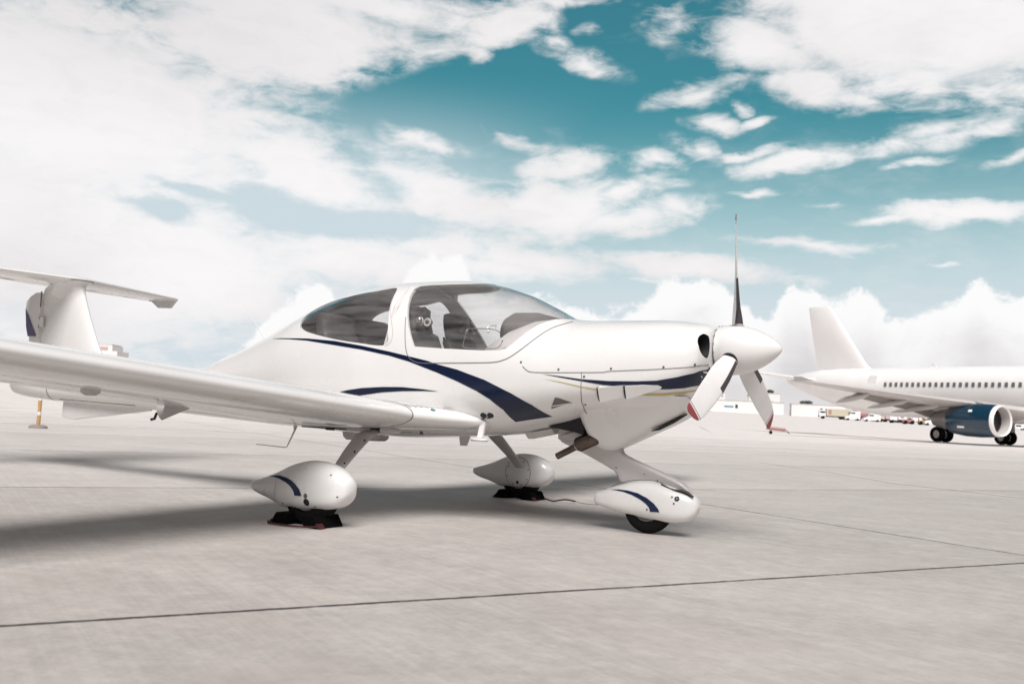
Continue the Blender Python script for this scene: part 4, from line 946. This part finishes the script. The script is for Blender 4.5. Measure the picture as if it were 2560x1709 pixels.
b = MB(); b.loft([hullring(x, 64, .03) for x in (-3.02, -2.99)]); b.build('cabin_bulkhead', TRIM, plane, sharp=40)
b = MB(); b.tube([(-1.88, -.53, 1.02), (-1.88, -.555, 1.2), (-1.86, -.48, 1.50), (-1.86, -.30, 1.66), (-1.86, 0, 1.72), (-1.86, .30, 1.66), (-1.86, .48, 1.50), (-1.88, .555, 1.2), (-1.88, .53, 1.02)], .018, 8); b.build('roll_hoop', TRIM, plane)
for y in (-.24, .24):
    b = MB(); b.tube([(-1.16, y, .90), (-1.14, y, 1.08), (-1.12, y+.02, 1.17)], .014, 8); b.tube([(-1.12, y-.03, 1.17), (-1.12, y+.05, 1.19)], .018, 8); b.build('control_stick', TRIMD, plane)
# little storm window with its metal frame, drawn on the inside of the canopy
def incab(x, z, off, s_): q = onskin(x, z, -.016, s_); return q
VW = [(-1.245, 1.345), (-1.12, 1.349), (-1.03, 1.352), (-.965, 1.335), (-.925, 1.285), (-.935, 1.225), (-.975, 1.203), (-1.08, 1.200), (-1.20, 1.203)]
for sd in (-1,):
    b = MB(); VW = [(-1.217, 1.215), (-1.213, 1.30), (-1.205, 1.346), (-1.165, 1.349), (-1.03, 1.349), (-.965, 1.330), (-.925, 1.285), (-.930, 1.232), (-.965, 1.208), (-1.05, 1.205), (-1.17, 1.206), (-1.217, 1.215)]
    b.tube([incab(x, z, 0, sd) for x, z in smoothpts(VW, 5)], .0035, 6, caps=False); o = b.build('storm_window_frame', STEEL, canopy)
    b = MB(); b.tube([incab(x, z, 0, sd) for x, z in ((-1.06, 1.352), (-1.055, 1.375), (-1.0, 1.378), (-1.0, 1.360))], .004, 6); b.tube([incab(-1.045, 1.335, 0, sd), incab(-1.045, 1.325, 0, sd)], .008, 8); b.build('storm_window_latch', STEEL, o)
# headsets hung over the headrests: things of their own
def headset(x, y, z, label, s_=1):
    h_ = tag(empty('headset', (x, y, z)), label, 'headset', 'headsets hung on the seats')
    band = [(.0+.02*sin(t_), .085*cos(t_), .10*sin(t_)) for t_ in [pi*k/16 for k in range(17)]]
    b = MB(); b.tube(band, .007, 8, flat=.6); b.build('headband', TRIMD, h_)
    for q in (-1, 1):
        b = MB(); b.lathe([(-.022, .001), (-.022, .026), (-.012, .036), (.006, .038), (.020, .030), (.024, .001)], (.02, q*.088, -.035), 'Y', 20); b.build('ear_cup', STEEL, h_)
        b = MB(); b.lathe([(-.008, .020), (-.010, .038), (0, .042), (.010, .036), (.008, .020)], (.02, q*.064, -.035), 'Y', 20); b.build('ear_cushion', TRIM, h_)
    h_.scale = (.8, .8, .8)
    b = MB(); b.tube([(.03, -.10, -.03), (.09, -.10, .03), (.105, -.08, .06), (.085, -.05, .075)], .003, 6); b.build('microphone_boom', SCREW, h_); return h_
headset(-1.705, -.36, 1.435, 'grey aviation headset hung on the near front seat, behind the side glass')
headset(-1.70, .26, 1.42, 'grey aviation headset hung on the far front seat, beside the small vent window')
headset(-2.57, -.25, 1.335, 'pale round-cupped headset hanging on the rear seat inside the rear window')

# ---- wheel chocks and their straps
def chock(x, y, face, label, mat, w=.24, L=.125, h_=.074):
    t = tag(empty('wheel_chock', (x, y, 0)), label, 'wheel chock', 'chocks at the main wheels')
    b = MB(); b.prism([(0, .0), (L*face, .0), (L*face*.62, h_), (-.02*face, h_)], 'Y', -w/2, w/2); o = b.build('wedge', mat, t, smooth=False); bevel(o, .004)
    b = MB(); b.prism([(L*face*.88, .0), (L*face*1.10, .0), (L*face*.86, h_*.42), (L*face*.76, h_*.42)], 'Y', -w/2-.005, -w/2+.05); b.build('red_edge', DRED, t, smooth=False); return t
chock(-1.640, -1.50, 1, 'black chock with a red edge ahead of the nearer main wheel', CHOCKB)
chock(-1.790, -1.50, -1, 'black chock with a red edge behind the nearer main wheel', CHOCKB)
chock(-1.70, 1.47, 1, 'black chock with a red strap ahead of the farther main wheel', CHOCKB)
chock(-1.86, 1.47, -1, 'black chock behind the farther main wheel', CHOCKB)
b = MB(); b.tube([tuple(p) for p in smoothpts([(-1.925, -1.62, .012), (-1.87, -1.66, .010), (-1.77, -1.675, .009), (-1.66, -1.67, .010), (-1.58, -1.655, .012), (-1.52, -1.625, .015)], 6)], .009, 8, flat=.6)
tag(b.build('chock_rope', DRED, None), 'dark red rope lying slack between the two chocks of the nearer main wheel', 'rope', 'chock ropes')
b = MB(); P = smoothpts([(-1.50, 1.40, .03), (-1.42, 1.42, .012), (-1.33, 1.46, .03), (-1.26, 1.50, .022), (-1.18, 1.52, .008), (-.98, 1.55, .007), (-.78, 1.62, .007)], 6)
b.tube([tuple(p) for p in P], [.014]*(len(P)*5//9)+[.004]*(len(P)-len(P)*5//9), 8, flat=.5)
tag(b.build('chock_rope', DRED, None), 'red strap trailing forward over the ground from the farther main wheel', 'rope', 'chock ropes')

# ------------------------------------------------------------ apron markings, and the airport round it
strip('white_marking', [(-34, -16.6), (-16.54, 6.285), (-12.93, 10.69), (1.70, 30.2), (14, 46)], .34, PAINTW)
strip('white_marking', [(-31.75, 12.13), (-28.48, 14.22), (-19.51, 24.71), (-10.84, 32.26), (1.42, 44.74)], .26, PAINTW)
strip('yellow_marking', [(-2.65, 13.38), (-0.90, 11.30), (0.47, 9.15), (1.43, 8.48), (2.12, 7.88), (2.73, 7.36)], .13, PAINTY)
strip('white_marking', [(-31.89, 99.97), (-15.85, 53.36)], .10, PAINTW)

FARW = pmat('far_white_paint', (.90, .885, .88), .35, coat=.3, var=.04, vscale=.4)
FARG = pmat('far_grey_paint', (.52, .495, .48), .5, var=.06, vscale=.5)
WINGG = pmat('airliner_wing_grey', (.50, .47, .455), .4, coat=.2, var=.05)
FLAPG = pmat('airliner_flap_grey', (.26, .235, .225), .5)
WINDOWG = pmat('airliner_window', (.16, .16, .165), .3)
BLUE = pmat('engine_blue_paint', (.003, .033, .066), .2, coat=.6)
DARKG = pmat('dark_grey', (.05, .045, .045), .6)
GLD = pmat('dark_vehicle_glass', (.035, .06, .06), .12, spec=.8)
TAN = pmat('tan_paint', (.56, .51, .40), .5, var=.05)
REDP = pmat('muted_red_paint', (.44, .22, .21), .5, var=.08)  # desaturated red of the distant vehicles and the tow bar
PINK = pmat('pale_red_paint', (.62, .46, .45), .55, var=.08)  # paler, desaturated red
GREENP = pmat('green_paint', (.12, .25, .22), .5)
ORANGE = pmat('orange_paint', (.52, .30, .12), .5, var=.08)
CONCW = pmat('pale_render', (.76, .745, .735), .7, var=.05, vscale=.1)
CORR = pmat('roof_grey', (.45, .47, .46), .5, var=.08, vscale=.2)
# ---- the airliner, nose to the right and towards us
B_ = radians(61.5); AF = RGT*cos(B_) - FWD*sin(B_); ap = Vector((CAM.x, CAM.y, 0)) + RGT*36.1 + FWD*75.7; ap.z = .06
air = tag(empty('airliner', ap, math.atan2(AF.y, AF.x)), 'white twin-engine passenger jet with a dark blue engine, parked in the background on the right', 'airliner')
def ring(x, zc, r, rz=None, n=48, yo=0.0): rz = rz or r; return [(x, yo+r*cos(2*pi*k/n), zc+rz*sin(2*pi*k/n)) for k in range(n)]
b = MB(); b.loft([ring(*q) for q in ((-19.9, 4.95, .25), (-19.0, 4.85, .55), (-17.5, 4.72, .95), (-15.5, 4.5, 1.35), (-13.0, 4.22, 1.72), (-10.5, 4.02, 1.93), (-8.5, 3.92, 1.98, 2.05), (-4, 3.90, 1.98, 2.07), (4, 3.90, 1.98, 2.07), (12.0, 3.90, 1.98, 2.07), (14.2, 3.85, 1.88, 1.98), (15.8, 3.68, 1.55, 1.62), (17.0, 3.42, 1.0, 1.05), (17.6, 3.25, .45, .5), (17.75, 3.2, .05))])
abody = b.build('fuselage', FARW, air)
for k in range(38):
    x = 13.2-.533*1.02*k*1.0
    if k in (15, 16, 18): 
        if k != 16: pass
    b = MB(); b.box((x, -1.962, 4.45), (.23, .05, .34)); o = b.build('cabin_window', WINDOWG, abody, smooth=False)
for x in (14.0, -8.3):
    b = MB(); b.loft([[(x+sx*.42, -1.935-(.02 if z < 4.2 else -.10*((z-3.9)/1.2)**2*1.2), z) for sx in (-1, 1)]+[(x+sx*.42, -1.90+(.10*((z-3.9)/1.2)**2*1.2), z) for sx in (1, -1)] for z in (3.5, 4.3, 5.2)]); b.build('cabin_door', FARW, abody, smooth=False)
b = MB(); b.loft([[(x, w_*cos(a), 2.35+h_*sin(a)) for a in [2*pi*k/32 for k in range(32)]] for x, w_, h_ in ((-4.5, .8, .3), (-3, 1.7, .62), (0, 2.05, .72), (5.5, 2.05, .72), (8, 1.6, .55), (9.2, .7, .3))]); b.build('belly_fairing', FARW, air)
def asec(y, xle, z, c, t, sd, inc=2.0):
    tw = radians(inc); return [(xle-(a*cos(tw)+h*sin(tw)), sd*y, z+h*cos(tw)-a*sin(tw)) for a, h in foil(c, t, .012, 16)]
for sd in (-1, 1):
    b = MB(); b.loft([asec(y, x, z, c, t, sd, i_) for y, x, z, c, t, i_ in ((1.0, 7.0, 2.40, 7.6, .14, 4), (2.0, 6.3, 2.48, 7.0, .14, 4), (6.4, 4.15, 2.92, 4.7, .12, 2.5), (11, 1.85, 3.32, 3.3, .11, 1.5), (16.6, -.95, 3.82, 1.6, .10, 0), (17.0, -1.3, 3.86, 1.2, .08, 0))]); aw = b.build('wing', WINGG, air, sharp=50)
    wt = FARG
    b = MB(); b.loft([[(x, sd*y, z) for x, y, z in q] for q in (((-.2, 16.95, 3.85), (-1.9, 16.95, 3.83), (-1.9, 17.02, 3.84), (-.2, 17.02, 3.86)), ((-1.3, 17.1, 4.15), (-2.0, 17.1, 4.15), (-2.0, 17.13, 4.15), (-1.3, 17.13, 4.15)))]); b.build('wing_tip_fence', FARG, aw, smooth=False)
    # dropped flaps and their track fairings
    b = MB(); b.loft([[(x, sd*y, z) for x, y, z in q] for q in (((.05, 2.2, 2.05), (-1.3, 2.2, 1.55), (-1.32, 2.2, 1.60), (.1, 2.2, 2.30)), ((.20, 6.3, 2.62), (-.9, 6.3, 2.25), (-.92, 6.3, 2.30), (.25, 6.3, 2.82)), ((-.75, 12.0, 3.20), (-1.4, 12.0, 3.02), (-1.42, 12.0, 3.06), (-.7, 12.0, 3.34)))]); b.build('flap', FLAPG, aw, sharp=30)
    for y, x0, L in ((6.5, 2.2, 4.6), (8.9, 1.3, 3.9), (11.9, .3, 3.2)):
        zz = 2.48+.088*(y-2)
        b = MB(); b.tube([(x0, sd*y, zz-.12), (x0-L*.2, sd*y, zz-.32), (x0-L*.5, sd*y, zz-.46), (x0-L*.8, sd*y, zz-.62), (x0-L, sd*y, zz-.80)], [.03, .17, .22, .19, .03], 12); b.build('flap_track_fairing', FARG, aw)
    # engine
    EY = 5.75*sd; ez = 1.72
    en = empty('engine', (0, 0, 0)); en.parent = air
    b = MB(); b.lathe([(6.05, 1.10), (5.7, 1.155), (4.8, 1.20), (3.6, 1.17), (2.6, 1.03), (2.45, .96), (2.45, .80)], (0, EY, ez), n=40); b.build('nacelle', BLUE, en, sharp=50)
    b = MB(); b.lathe([(6.055, 1.102), (6.22, 1.085), (6.33, 1.05), (6.36, 1.02), (6.33, .985), (6.24, .955)], (0, EY, ez), n=40); b.build('intake_ring', FARW, en)
    b = MB(); b.lathe([(6.24, .955), (6.0, .92), (5.6, .90)], (0, EY, ez), n=40); b.build('intake_duct', FARG, en)
    b = MB(); b.lathe([(5.62, .899), (5.35, .90), (5.3, .30), (5.5, .16), (5.62, .01)], (0, EY, ez), n=40); b.build('fan', DARKG, en)
    b = MB(); b.lathe([(2.75, .80), (2.2, .74), (1.3, .62), (.95, .52), (.95, .3), (.5, .12), (.35, .01)], (0, EY, ez), n=32); b.build('exhaust_cone', pmat('engine_core_metal', (.27, .25, .24), .45, metal=.6) if sd == -1 else bpy.data.materials['engine_core_metal'], en, sharp=60)
    b = MB(); b.prism([(5.4, ez+1.12), (4.4, ez+1.38), (2.0, ez+1.45), (-.3, ez+1.05), (1.2, ez+.50), (2.6, ez+.75), (5.2, ez+1.0)], 'Y', EY-.17, EY+.17); o = b.build('pylon', FARG, en, smooth=False); bevel(o, .05)
    if sd == -1:
        for x, z, w_, h_ in ((4.55, .62, .28, .18), (3.85, -.52, .55, .14)):
            rr = 1.19 if x > 4 else 1.17; yy = sqrt(max(.01, rr*rr-z*z)); b = MB(); b.box((x, EY-yy, ez+z), (w_, .05, h_), Matrix.Rotation(-math.asin(z/rr), 3, 'X')); b.build('white_marking', FARW, en, smooth=False)
    # main gear, two wheels each
    g_ = empty('main_gear', (0, 0, 0)); g_.parent = air
    for dy in (-.46, .46): 
        b = MB(); b.lathe([(-.21, .30), (-.215, .45), (-.17, .56), (-.08, .585), (.08, .585), (.17, .56), (.215, .45), (.21, .30)], (0, sd*3.8+dy, .585), 'Y', 32); ty = b.build('tyre', RUBBER, g_, sharp=60)
        b = MB(); b.lathe([(-.14, .01), (-.16, .12), (-.10, .16), (-.13, .30), (.13, .30), (.10, .16), (.14, .01)], (0, sd*3.8+dy, .585), 'Y', 28); b.build('hub', FARW, ty, sharp=30)
    b = MB(); b.tube([(0, sd*3.8-.3, .585), (0, sd*3.8+.3, .585)], .09, 10); b.tube([(0, sd*3.8, .6), (.1, sd*3.75, 2.5)], .14, 12); b.build('strut', FARG, g_)
    b = MB(); b.box((.15, sd*4.05, 1.75), (.9, .06, 1.5)); b.build('gear_door', FARW, g_, smooth=False)
b = MB(); b.loft([[(x, y, z) for x, y, z in [(xl+1.5-a, h, z) for a, h in foil(xl-xt, t, 0, 16)]] for z, xl, xt, t in ((5.0, -9.6, -17.7, .04), (5.75, -11.2, -17.75, .06), (6.2, -12.0, -17.8, .09), (8.5, -13.9, -18.4, .095), (11.65, -16.4, -19.1, .09), (11.75, -16.6, -19.05, .05))]); b.build('fin', FARW, air, sharp=50)
b = MB(); b.loft([[(x, y, z) for x, y, z in asec(abs(y), xl, 4.75+abs(y)*.10, c, .09, 1 if y > 0 else -1, 0)] for y, xl, c in ((-6.2, -18.0, 1.3), (-.3, -14.6, 3.6), (.3, -14.6, 3.6), (6.2, -18.0, 1.3))]); b.build('tailplane', FARW, air, sharp=50)
b = MB(); b.box((12.6, 0, 1.0), (.14, .14, 2.0)); 
ng = b.build('nose_gear', FARG, air, smooth=False)
for dy in (-.25, .25):
    b = MB(); b.lathe([(-.11, .01), (-.11, .30), (-.06, .38), (.06, .38), (.11, .30), (.11, .01)], (12.6, dy, .38), 'Y', 24); b.build('tyre', RUBBER, ng)
for x in (-12.9, -3.4):
    b = MB(); b.prism([(x, 5.9), (x-.5, 5.9), (x-.62, 6.25), (x-.35, 6.25)], 'Y', -.03, .03); b.build('blade_aerial', FARW, air, smooth=False)
# ---- a red tow bar, a striped marker post
def towbar():
    p = at(663/2440*74, 74)
    t = tag(empty('tow_bar', p, 0), 'red tow bar on small wheels lying on the apron below the propeller', 'tow bar')
    d = (RGT*.955 - FWD*.30)
    b = MB(); b.tube([d*-.55+Vector((0, 0, .46)), d*.85+Vector((0, 0, .36))], .12, 12); b.build('tube', REDP, t)
    b = MB(); b.tube([d*.85+Vector((0, 0, .36)), d*1.15+Vector((0, 0, .10))], .03, 8); b.build('hook', DARKG, t)
    b = MB(); b.tube([d*-.20+Vector((0, 0, .44)), d*-.22+Vector((0, 0, .12))], .035, 8); b.build('axle_post', FARG, t)
    b = MB(); c = d*-.22+Vector((0, 0, .13)); n_ = Vector((-d.y, d.x, 0)).normalized(); b.tube([c-n_*.15, c+n_*.15], .13, 16); b.build('wheel', RUBBER, t)
towbar()
pp = Vector((-14.1, 5.42, 0)); t = tag(empty('marker_post', pp), 'orange and white banded post on a round grey foot behind the wing', 'marker post')
for k, (z0, z1, mt) in enumerate(((.03, .245, ORANGE), (.245, .31, CONCW), (.31, .52, ORANGE), (.52, .64, CONCW), (.64, .85, ORANGE), (.85, .96, CONCW))):
    b = MB(); b.tube([(0, 0, z0), (0, 0, z1)], .034, 16); b.build('orange_band' if mt is ORANGE else 'white_band', mt, t)
b = MB(); b.box((-.012, -.034, .37), (.03, .006, .04)); b.build('reflector', CONCW, t, smooth=False)
b = MB(); b.lathe([(0.0, .001), (0.0, .165), (.035, .16), (.06, .12), (.062, .001)], axis='Z', n=28); b.build('foot', pmat('grey_brown_rubber', (.27, .23, .215), .8), t)
# ---- buildings along the far edge
def bbox_mb(c0, X, Z, w, d, h, z0=0.0): pass
def building(name, label, X, Z, w, d, h, turn, mat=None, roofh=0.0, parts=(), cat='building', group=None):
    p = at(X, Z); a = math.atan2(RGT.y, RGT.x)+radians(turn); t = tag(empty(name, p, a), label, cat, group)
    b = MB(); b.box((0, 0, h/2-.5), (w, d, h+1)); b.build('wall', mat or CONCW, t, smooth=False)
    if roofh > 0:
        b = MB(); b.prism([(-d/2-.3, h), (0, h+roofh), (d/2+.3, h)], 'X', -w/2-.3, w/2+.3); b.build('roof', CORR, t, smooth=False)
    else:
        b = MB(); b.box((0, 0, h+.12), (w+.3, d+.3, .24)); b.build('roof', FARG, t, smooth=False)
    for nm, x, z, ww, hh, mt in parts:
        b = MB(); b.box((x, -d/2-.06, z), (ww, .12, hh)); b.build(nm, mt, t, smooth=False)
    return t
FZ = 400.0
def px(x): return (x-1280)/2440*FZ
building('long_building', 'long low white building with a small blue sign, seen below the spinner', px(1875), FZ, 28, 12, 4.6, -12, parts=(('sign', -7.4, 2.2, 3.6, .5, pmat('blue_sign', (.02, .22, .36), .5)), ('door', -4.4, 2.4, 1.0, 1.4, DARKG), ('window', 6, 2.6, 1.4, .9, FARG)))
building('white_shed', 'long plain white shed with one dark doorway, left of the parked lorries', px(1992), FZ-30, 19.5, 10, 4.3, -12, parts=(('door', 1.0, 2.3, 1.0, 1.5, DARKG),))
building('annex_building', 'pale flat annex standing higher between the two long white buildings', px(1955), FZ+25, 13, 9, 8.6, -12, parts=(('window', -2.2, 6.6, 3.4, 2.0, pmat('green_glass', (.10, .17, .15), .2)), ('window', 3, 5, 2.0, .8, FARG)))
building('terminal_block', 'pale low block with a faint window row, far left of the shed', px(1840), FZ+40, 10, 9, 8.2, -10, parts=tuple(('window', -3.8+1.9*k, 6.9, 1.0, 1.5, FARG) for k in range(5)))
for x_, nm in ((1882, 'dark rounded tree top poking above the long white building'), (1931, 'small dark tree top beside the flat annex roof'), (2022, 'flat green tree top behind the plain white shed')):
    p = at((x_-1280)/2440*430, 430); t = tag(empty('tree', p), nm, 'tree', 'trees behind the white buildings'); random.seed(x_)
    hh = {1882: 7.6, 1931: 9.6, 2022: 5.6}[x_]; rx = {1882: 1.1, 1931: 1.6, 2022: 2.9}[x_]; rz_ = {1882: 1.6, 1931: .8, 2022: .8}[x_]
    b = MB(); b.tube([(0, 0, 0), (.1, 0, hh*.6), (0, 0, hh)], [.3, .2, .08], 8); b.build('trunk', DARKG, t)
    b = MB()
    for k in range(420):
        a, bb, r_ = random.uniform(0, 2*pi), random.uniform(-1, 1), random.random()**.4; c = Vector((rx*r_*cos(a)*sqrt(1-bb*bb), rx*r_*sin(a)*sqrt(1-bb*bb), hh+rz_*r_*bb)); s_ = random.uniform(.15, .35)
        q = Matrix.Rotation(random.uniform(0, 6), 3, 'Z') @ Matrix.Rotation(random.uniform(0, 6), 3, 'X'); b.add([c+q @ Vector(v)*s_ for v in ((-1, -.6, 0), (1, -.6, 0), (.7, .7, .2), (-.7, .7, -.2))], [(0, 1, 2, 3)])
    b.build('crown', pmat('far_foliage', (.09, .12, .10), .8, var=.3) if x_ == 1882 else bpy.data.materials['far_foliage'], t, smooth=False)
tw = at((277-1280)/2440*330, 330); t = tag(empty('far_building', tw, math.atan2(RGT.y, RGT.x)), 'pale building with a brown window band, glimpsed above the wing in front of the fin', 'building')
b = MB(); b.box((-1, 0, 4.6), (11, 10, 10.4)); b.build('wall', CONCW, t, smooth=False)
b = MB(); b.box((-1.5, 0, 10.7), (8.2, 9, 2.0)); b.build('upper_storey', CONCW, t, smooth=False)
b = MB(); b.box((-2.0, -4.6, 10.7), (6.2, .3, .8)); b.build('window_band', pmat('brown_glass', (.55, .40, .36), .4), t, smooth=False)
b = MB(); b.box((-1.5, 0, 11.85), (7.4, 8, .4)); b.build('roof', FARG, t, smooth=False)
# ---- vehicles parked along the far edge of the apron
def veh(name, label, cat, xp, Z, L, turn, build):
    p = at((xp-1280)/2440*Z, Z); t = tag(empty(name, p, math.atan2(RGT.y, RGT.x)+radians(turn)), label, cat, 'vehicles parked along the far edge of the apron'); build(t, L)
    return t
def wheels(t, xs_, w=2.2, r=.45):
    for x in xs_:
        for y in (-w/2, w/2):
            b = MB(); b.lathe([(-.12, .01), (-.14, r*.55), (-.12, r*.9), (0, r), (.12, r*.9), (.14, r*.55), (.12, .01)], (x, y, r), 'Y', 18); b.build('wheel', RUBBER, t)
def bx(t, nm, c, d, mt, bev=.06, taper=1.0):
    b = MB(); b.box(c, d, taper=taper); o = b.build(nm, mt, t, smooth=False)
    if bev: bevel(o, bev)
    return o
def lorry(body, cabm=FARW, hgt=3.0, tank=False):
    def f(t, L):
        wheels(t, (-L*.36, L*.22, L*.34)); bx(t, 'chassis', (0, 0, .75), (L, 1.2, .35), DARKG)
        cb = bx(t, 'cab', (-L/2+1.0, 0, 1.65), (2.0, 2.3, 1.9), cabm, .15, .93); bx(cb, 'windscreen', (-L/2+1.05, 0, 2.05), (1.5, 2.34, .62), GLD, .05); bx(cb, 'bumper', (-L/2+.05, 0, .75), (.2, 2.2, .4), DARKG)
        if tank:
            b = MB(); b.lathe([(-L/2+2.3, .01), (-L/2+2.3, .95), (-L/2+2.5, 1.08), (L/2-.2, 1.08), (L/2, .95), (L/2, .01)], (0, 0, 1.95), n=24); b.build('tank', body, t, sharp=40)
        else: bx(t, 'box_body', (1.0, 0, .95+hgt/2-.45), (L-2.4, 2.4, hgt-.95), body, .04); bx(t, 'side_panel', (-L/2+3.2, -1.22, 2.1), (.9, .06, 1.3), REDP, 0)
    return f
def van(mt, L0=5.0, h_=2.1):
    def f(t, L):
        wheels(t, (-L*.32, L*.32), 1.7, .34); b = MB(); b.prism([(-L/2, .35), (-L/2, 1.0), (-L/2+.9, 1.15), (-L/2+1.6, h_), (L/2, h_), (L/2, .35)], 'Y', -.95, .95); bd = b.build('body', mt, t, smooth=False); bevel(bd, .12)
        bx(bd, 'window', (-L/2+2.1, 0, h_-.45), (1.3, 1.93, .5), GLD, .05); bx(bd, 'windscreen', (-L/2+1.15, 0, h_-.5), (.35, 1.6, .5), GLD, .05)
    return f
def tug(mt):
    def f(t, L):
        wheels(t, (-L*.3, L*.3), 1.6, .48); bd = bx(t, 'body', (0, 0, .85), (L, 1.5, .7), mt, .1); bx(t, 'seat_box', (L*.1, 0, 1.35), (L*.3, 1.1, .4), DARKG, .05)
        for x in (-L*.15, L*.3):
            b = MB(); b.tube([(x, -.6, 1.2), (x, -.6, 2.1)], .05, 8); b.build('roll_bar', DARKG, t)
        bx(t, 'sunroof', (L*.08, 0, 2.15), (L*.55, 1.4, .08), mt, .02)
    return f
veh('fuel_lorry', 'lorry with a white cab and a tan box body, first in the row of lorries', 'lorry', 2092, 300, 9.2, -8, lorry(TAN, hgt=3.1))
veh('minibus', 'white minibus with dark windows between the tan lorry and the red tank', 'minibus', 2138, 288, 4.2, -8, van(FARW, 4, 2.6))
veh('tank_lorry', 'lorry carrying a red tank behind the white minibus', 'lorry', 2168, 300, 7.0, 172, lorry(REDP, tank=True))
veh('white_van', 'white van with a dark windscreen in front of the red tank lorry', 'van', 2186, 276, 4.6, -8, van(FARW, 4, 2.2))
veh('box_lorry', 'small lorry with a square red box beside the white van', 'lorry', 2204, 290, 5.0, 172, lorry(REDP, hgt=2.7))
veh('fire_engine', 'long pale pink-red fire engine below the airliner wing', 'fire engine', 2233, 285, 7.6, -8, lorry(PINK, PINK, 2.4))
veh('flatbed_truck', 'white truck with a green front corner, right of the fire engine', 'truck', 2256, 268, 5.6, -8, lorry(FARW, FARW, 2.3))
veh('baggage_tug', 'small red tug with a roll frame, left of the white cabin', 'tug', 2278, 255, 2.8, -8, tug(REDP))
veh('white_cabin_truck', 'plain white box truck between the red tug and the orange cart', 'truck', 2300, 262, 4.0, -8, lorry(FARW, FARW, 2.4))
veh('baggage_cart', 'low orange cart standing behind the airliner main wheels', 'cart', 2316, 250, 2.6, -8, tug(ORANGE))
veh('service_van', 'white service van closest to the airliner main gear', 'van', 2336, 246, 3.6, -8, van(FARW, 4, 2.2))
veh('green_tug', 'bright green tug beyond the blue engine at the right edge', 'tug', 2526, 235, 2.2, -8, tug(GREENP))
veh('parked_car', 'white car parked at the far right edge beyond the engine', 'car', 2550, 232, 4.2, -8, van(FARW, 4, 1.45))
# a lamp mast above the vehicles
p = at((2174-1280)/2440*310, 310); t = tag(empty('lamp_mast', p), 'thin grey lamp mast rising behind the red tank lorry', 'lamp mast')
b = MB(); b.tube([(0, 0, 0), (0, 0, 4.9)], .09, 8); b.build('pole', FARG, t); b = MB(); b.box((0, 0, 4.95), (.7, .3, .14)); b.build('lamp_head', FARG, t, smooth=False)
